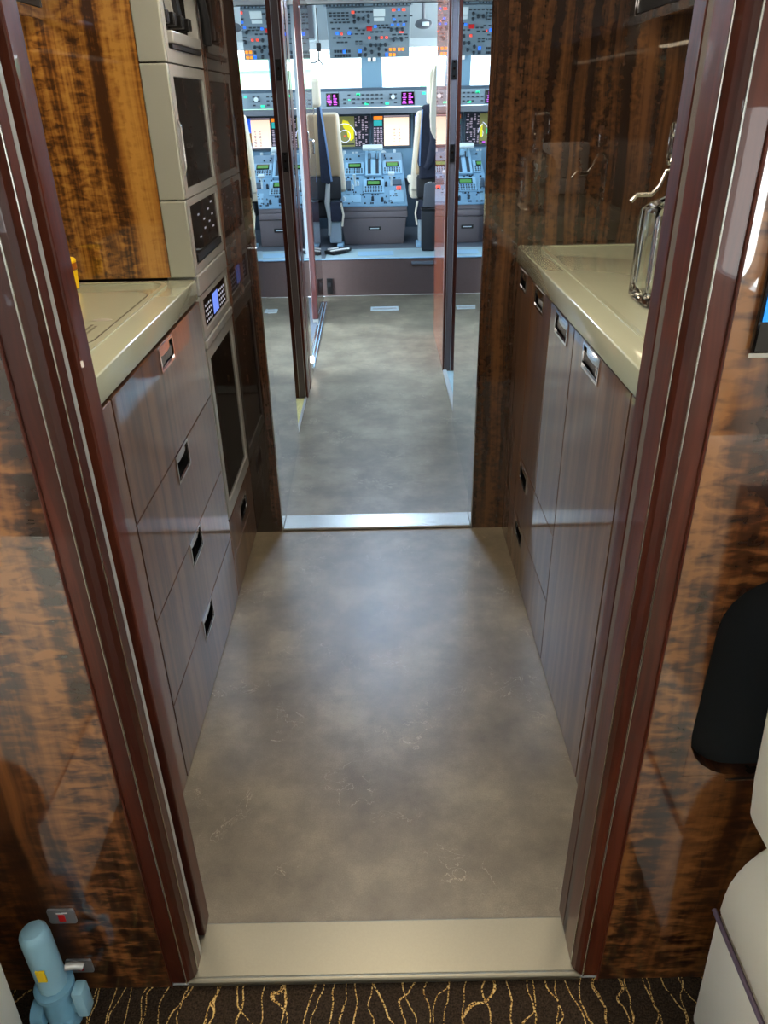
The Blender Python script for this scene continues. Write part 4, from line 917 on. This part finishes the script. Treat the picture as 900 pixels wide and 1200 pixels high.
# pilot seats
def pilot_seat(sg, label, lab2):
    """inner edge near x = sg*.33 ; seat faces away"""
    t = thing('pilot_seat', (sg * .60 - .05, 7.45, .31), label, 'pilot seat', 'pilot seats')
    X = lambda a: sg * a + (-.0 if sg > 0 else -.0)
    y0 = 7.42; dx = .105 if sg < 0 else 0
    mk('back_shell', B().hexa([(X(.335), y0, .92), (X(.80), y0, .92), (X(.80), y0 + .06, .92), (X(.335), y0 + .06, .92), (X(.375), y0 - .03, 1.415), (X(.78), y0 - .03, 1.415), (X(.78), y0 + .03, 1.415), (X(.375), y0 + .03, 1.415)] if sg > 0 else
       [(-.80, y0, .92), (-.345, y0, .92), (-.345, y0 + .06, .92), (-.80, y0 + .06, .92), (-.80, y0 - .03, 1.415), (-.362, y0 - .03, 1.415), (-.362, y0 + .03, 1.415), (-.80, y0 + .03, 1.415)], r=.02, seg=3), 'tan', t, smooth=True)
    mk('back_cushion', B().hexa([(X(.285), y0 + .062, .78), (X(.80), y0 + .062, .78), (X(.80), y0 + .16, .78), (X(.285), y0 + .16, .78), (X(.345), y0 + .032, 1.43), (X(.78), y0 + .032, 1.43), (X(.78), y0 + .12, 1.43), (X(.345), y0 + .12, 1.43)] if sg > 0 else
       [(-.80, y0 + .062, .78), (-.300, y0 + .062, .78), (-.300, y0 + .16, .78), (-.80, y0 + .16, .78), (-.80, y0 + .032, 1.43), (-.345, y0 + .032, 1.43), (-.345, y0 + .12, 1.43), (-.80, y0 + .12, 1.43)], r=.03, seg=3), 'cream', t, smooth=True)
    mk('headrest', B().box(X(.43 if sg > 0 else .49), X(.70), y0 - .03, y0 + .07, 1.47, 1.69, r=.035, seg=4), 'cream', t, smooth=True)
    mk('headrest_post', B().cyl((X(.56), y0 + .01, 1.40), (X(.56), y0 + .01, 1.475), .010, 10).cyl((X(.64), y0 + .01, 1.40), (X(.64), y0 + .01, 1.475), .010, 10), 'chrome', t, smooth=True)
    mk('lower_back', B().box(X(.345), X(.78), y0 + .0, y0 + .06, .72, .915, r=.02), 'soft_black', t, smooth=True)
    mk('seat_cushion', B().box(X(.29) - dx, X(.82) - dx, y0 + .17, y0 + .62, .70, .80, r=.03, seg=3), 'cream', t, smooth=True)
    mk('armrest', B().box(X(.275) - dx, X(.325) - dx, y0 + .18, y0 + .55, .83, .88, r=.02, seg=3), 'cream', t, smooth=True)
    mk('seat_pan', B().box(X(.36) - dx, X(.76) - dx, y0 + .13, y0 + .5, .55, .695, r=.02), 'soft_black', t, smooth=True)
    mk('recline_unit', B().box(X(.335), X(.45), y0 - .05, y0 + .015, .54, .71, r=.012), 'navy', t, smooth=True)
    mk('pedestal', B().box(X(.36), X(.47), y0 - .01, y0 + .105, .345, .545, r=.01).box(X(.62), X(.74), y0 + .02, y0 + .40, .345, .549, r=.01), 'lining', t)
    mk('floor_rail', B().box(X(.34), X(.40), y0 - .12, y0 + .10, .309, .344, r=.006).box(X(.66), X(.72), y0 - .12, y0 + .60, .309, .344, r=.006), 'panel_edge', t)
    mk('linkage', B().tube([(X(.46), y0 - .02, .86), (X(.475), y0 - .03, .70), (X(.46), y0 - .03, .56), (X(.47), y0 - .02, .42)], [.02, .026, .018, .014], 10), 'alloy', t, smooth=True)
    mk('latch_lever', B().tube([(X(.35), y0 - .055, .70), (X(.33), y0 - .06, .60), (X(.345), y0 - .06, .50)], .009, 8), 'cream', t, smooth=True)
    return t
pilot_seat(-1, 'left pilot seat with tan back and narrow cream headrest', '')
pilot_seat(1, 'right pilot seat with tan back partly covered by a jacket', '')
t = thing('harness_cover', (-.48, 7.36, .91), 'narrow navy cover with pale blue edge on back of left pilot seat', 'cover')
mk('cloth', B().prism([(-.525, 1.475), (-.49, 1.475), (-.425, .885), (-.445, .86), (-.52, .88)], 'y', 7.33, 7.372, r=.008), 'navy', t, smooth=True)
mk('pale_edge', B().tube([(-.488, 7.33, 1.47), (-.455, 7.33, 1.2), (-.422, 7.33, .885)], .008, 8), 'navy_light', t, smooth=True)
t = thing('jacket', (.44, 7.3, .9), 'dark navy jacket hanging over back of right pilot seat', 'jacket')
mk('body', B().prism([(.385, 1.47), (.50, 1.49), (.56, 1.30), (.57, .90), (.36, .885), (.365, .98), (.345, 1.02), (.372, 1.25)], 'y', 7.30, 7.378, r=.02, seg=3), 'navy', t, smooth=True)
mk('sleeve', B().tube([(.47, 7.29, 1.42), (.485, 7.26, 1.2), (.45, 7.26, 1.03), (.42, 7.27, .98)], [.03, .034, .03, .026], 12), 'navy', t, smooth=True)
mk('pale_lining', B().tube([(.388, 7.295, 1.44), (.372, 7.295, 1.2), (.366, 7.295, 1.0)], .007, 8), 'navy_light', t, smooth=True)
t = thing('observer_headrest', (.50, 7.0, 1.2), 'tall narrow cream cushion edge standing at right of flight deck entrance', 'cushion')
mk('cushion', B().prism([(.455, 1.70), (.475, 1.76), (.60, 1.76), (.60, 1.22), (.475, 1.22), (.442, 1.28), (.432, 1.40)], 'y', 6.96, 7.04, r=.012, seg=3), 'cream', t, smooth=True)
mk('second_fold', B().prism([(.428, 1.68), (.446, 1.73), (.58, 1.73), (.58, 1.30), (.440, 1.30)], 'y', 7.045, 7.075, r=.008, seg=2), 'leather', t, smooth=True)
mk('support_post', B().cyl((.55, 7.0, .318), (.55, 7.0, 1.225), .018, 12), 'alloy', t, smooth=True)
t = thing('flight_bag', (.47, 7.12, .31), 'black upright bin-shaped flight bag behind right pilot seat', 'bag')
mk('bag_body', B().box(.375, .52, 7.06, 7.20, .3165, .655, r=.012), 'soft_black', t, smooth=True)
mk('bag_rim', B().box(.370, .525, 7.055, 7.205, .656, .675, r=.005), 'black', t)
mk('grey_cloth', B().hexa([(.385, 7.08, .676), (.51, 7.08, .676), (.51, 7.16, .676), (.385, 7.16, .676), (.40, 7.10, .875), (.50, 7.10, .88), (.50, 7.14, .88), (.40, 7.14, .875)], r=.015), 'cloth_grey', t, smooth=True, label='grey cloth sticking out of the bag')
t = thing('pedal_step', (-.38, 7.15, .316), 'black folded item with white stripes lying on step at left', 'strap')
mk('black_strap', B().prism([(-.50, 7.02), (-.42, 6.93), (-.31, 7.02), (-.26, 7.16), (-.36, 7.20), (-.47, 7.16)], 'z', .3165, .345, r=.006), 'black', t)
mk('white_stripe', B().tube([(-.44, 6.96, .349), (-.36, 7.03, .349), (-.28, 7.08, .349)], .007, 8).tube([(-.47, 7.05, .349), (-.38, 7.12, .349)], .007, 8), 'white', t, smooth=True)

# ================================================================ OUTSIDE
g0 = struct('ground', B().box(-60, 60, 12, 160, -2.2, -2.0).box(-60, -2.5, -40, 11.99, -2.2, -2.0), 'tarmac', 'pale airport apron outside')
t = thing('hangar', (-20, 110, -2), 'pale hangar building beyond the windscreen', 'building')
mk('walls', B().box(-60, 5, 100, 120, -1.99, 6.5), 'hangar', t)
mk('roof', B().prism([(-62, 6.51), (7, 6.51), (-27, 10)], 'y', 99, 121), 'white', t)
for k in range(5): mk('door', B().box(-56 + k * 12, -47 + k * 12, 99.7, 99.95, -1.9, 5), 'lining', t)
t = struct('treeline', B().box(5.5, 60, 118, 122, -1.99, 5.5).box(8, 20, 117, 123, 5.5, 7).box(30, 44, 117, 123, 5.5, 7.4), 'hedge', 'pale green treeline beyond the apron')
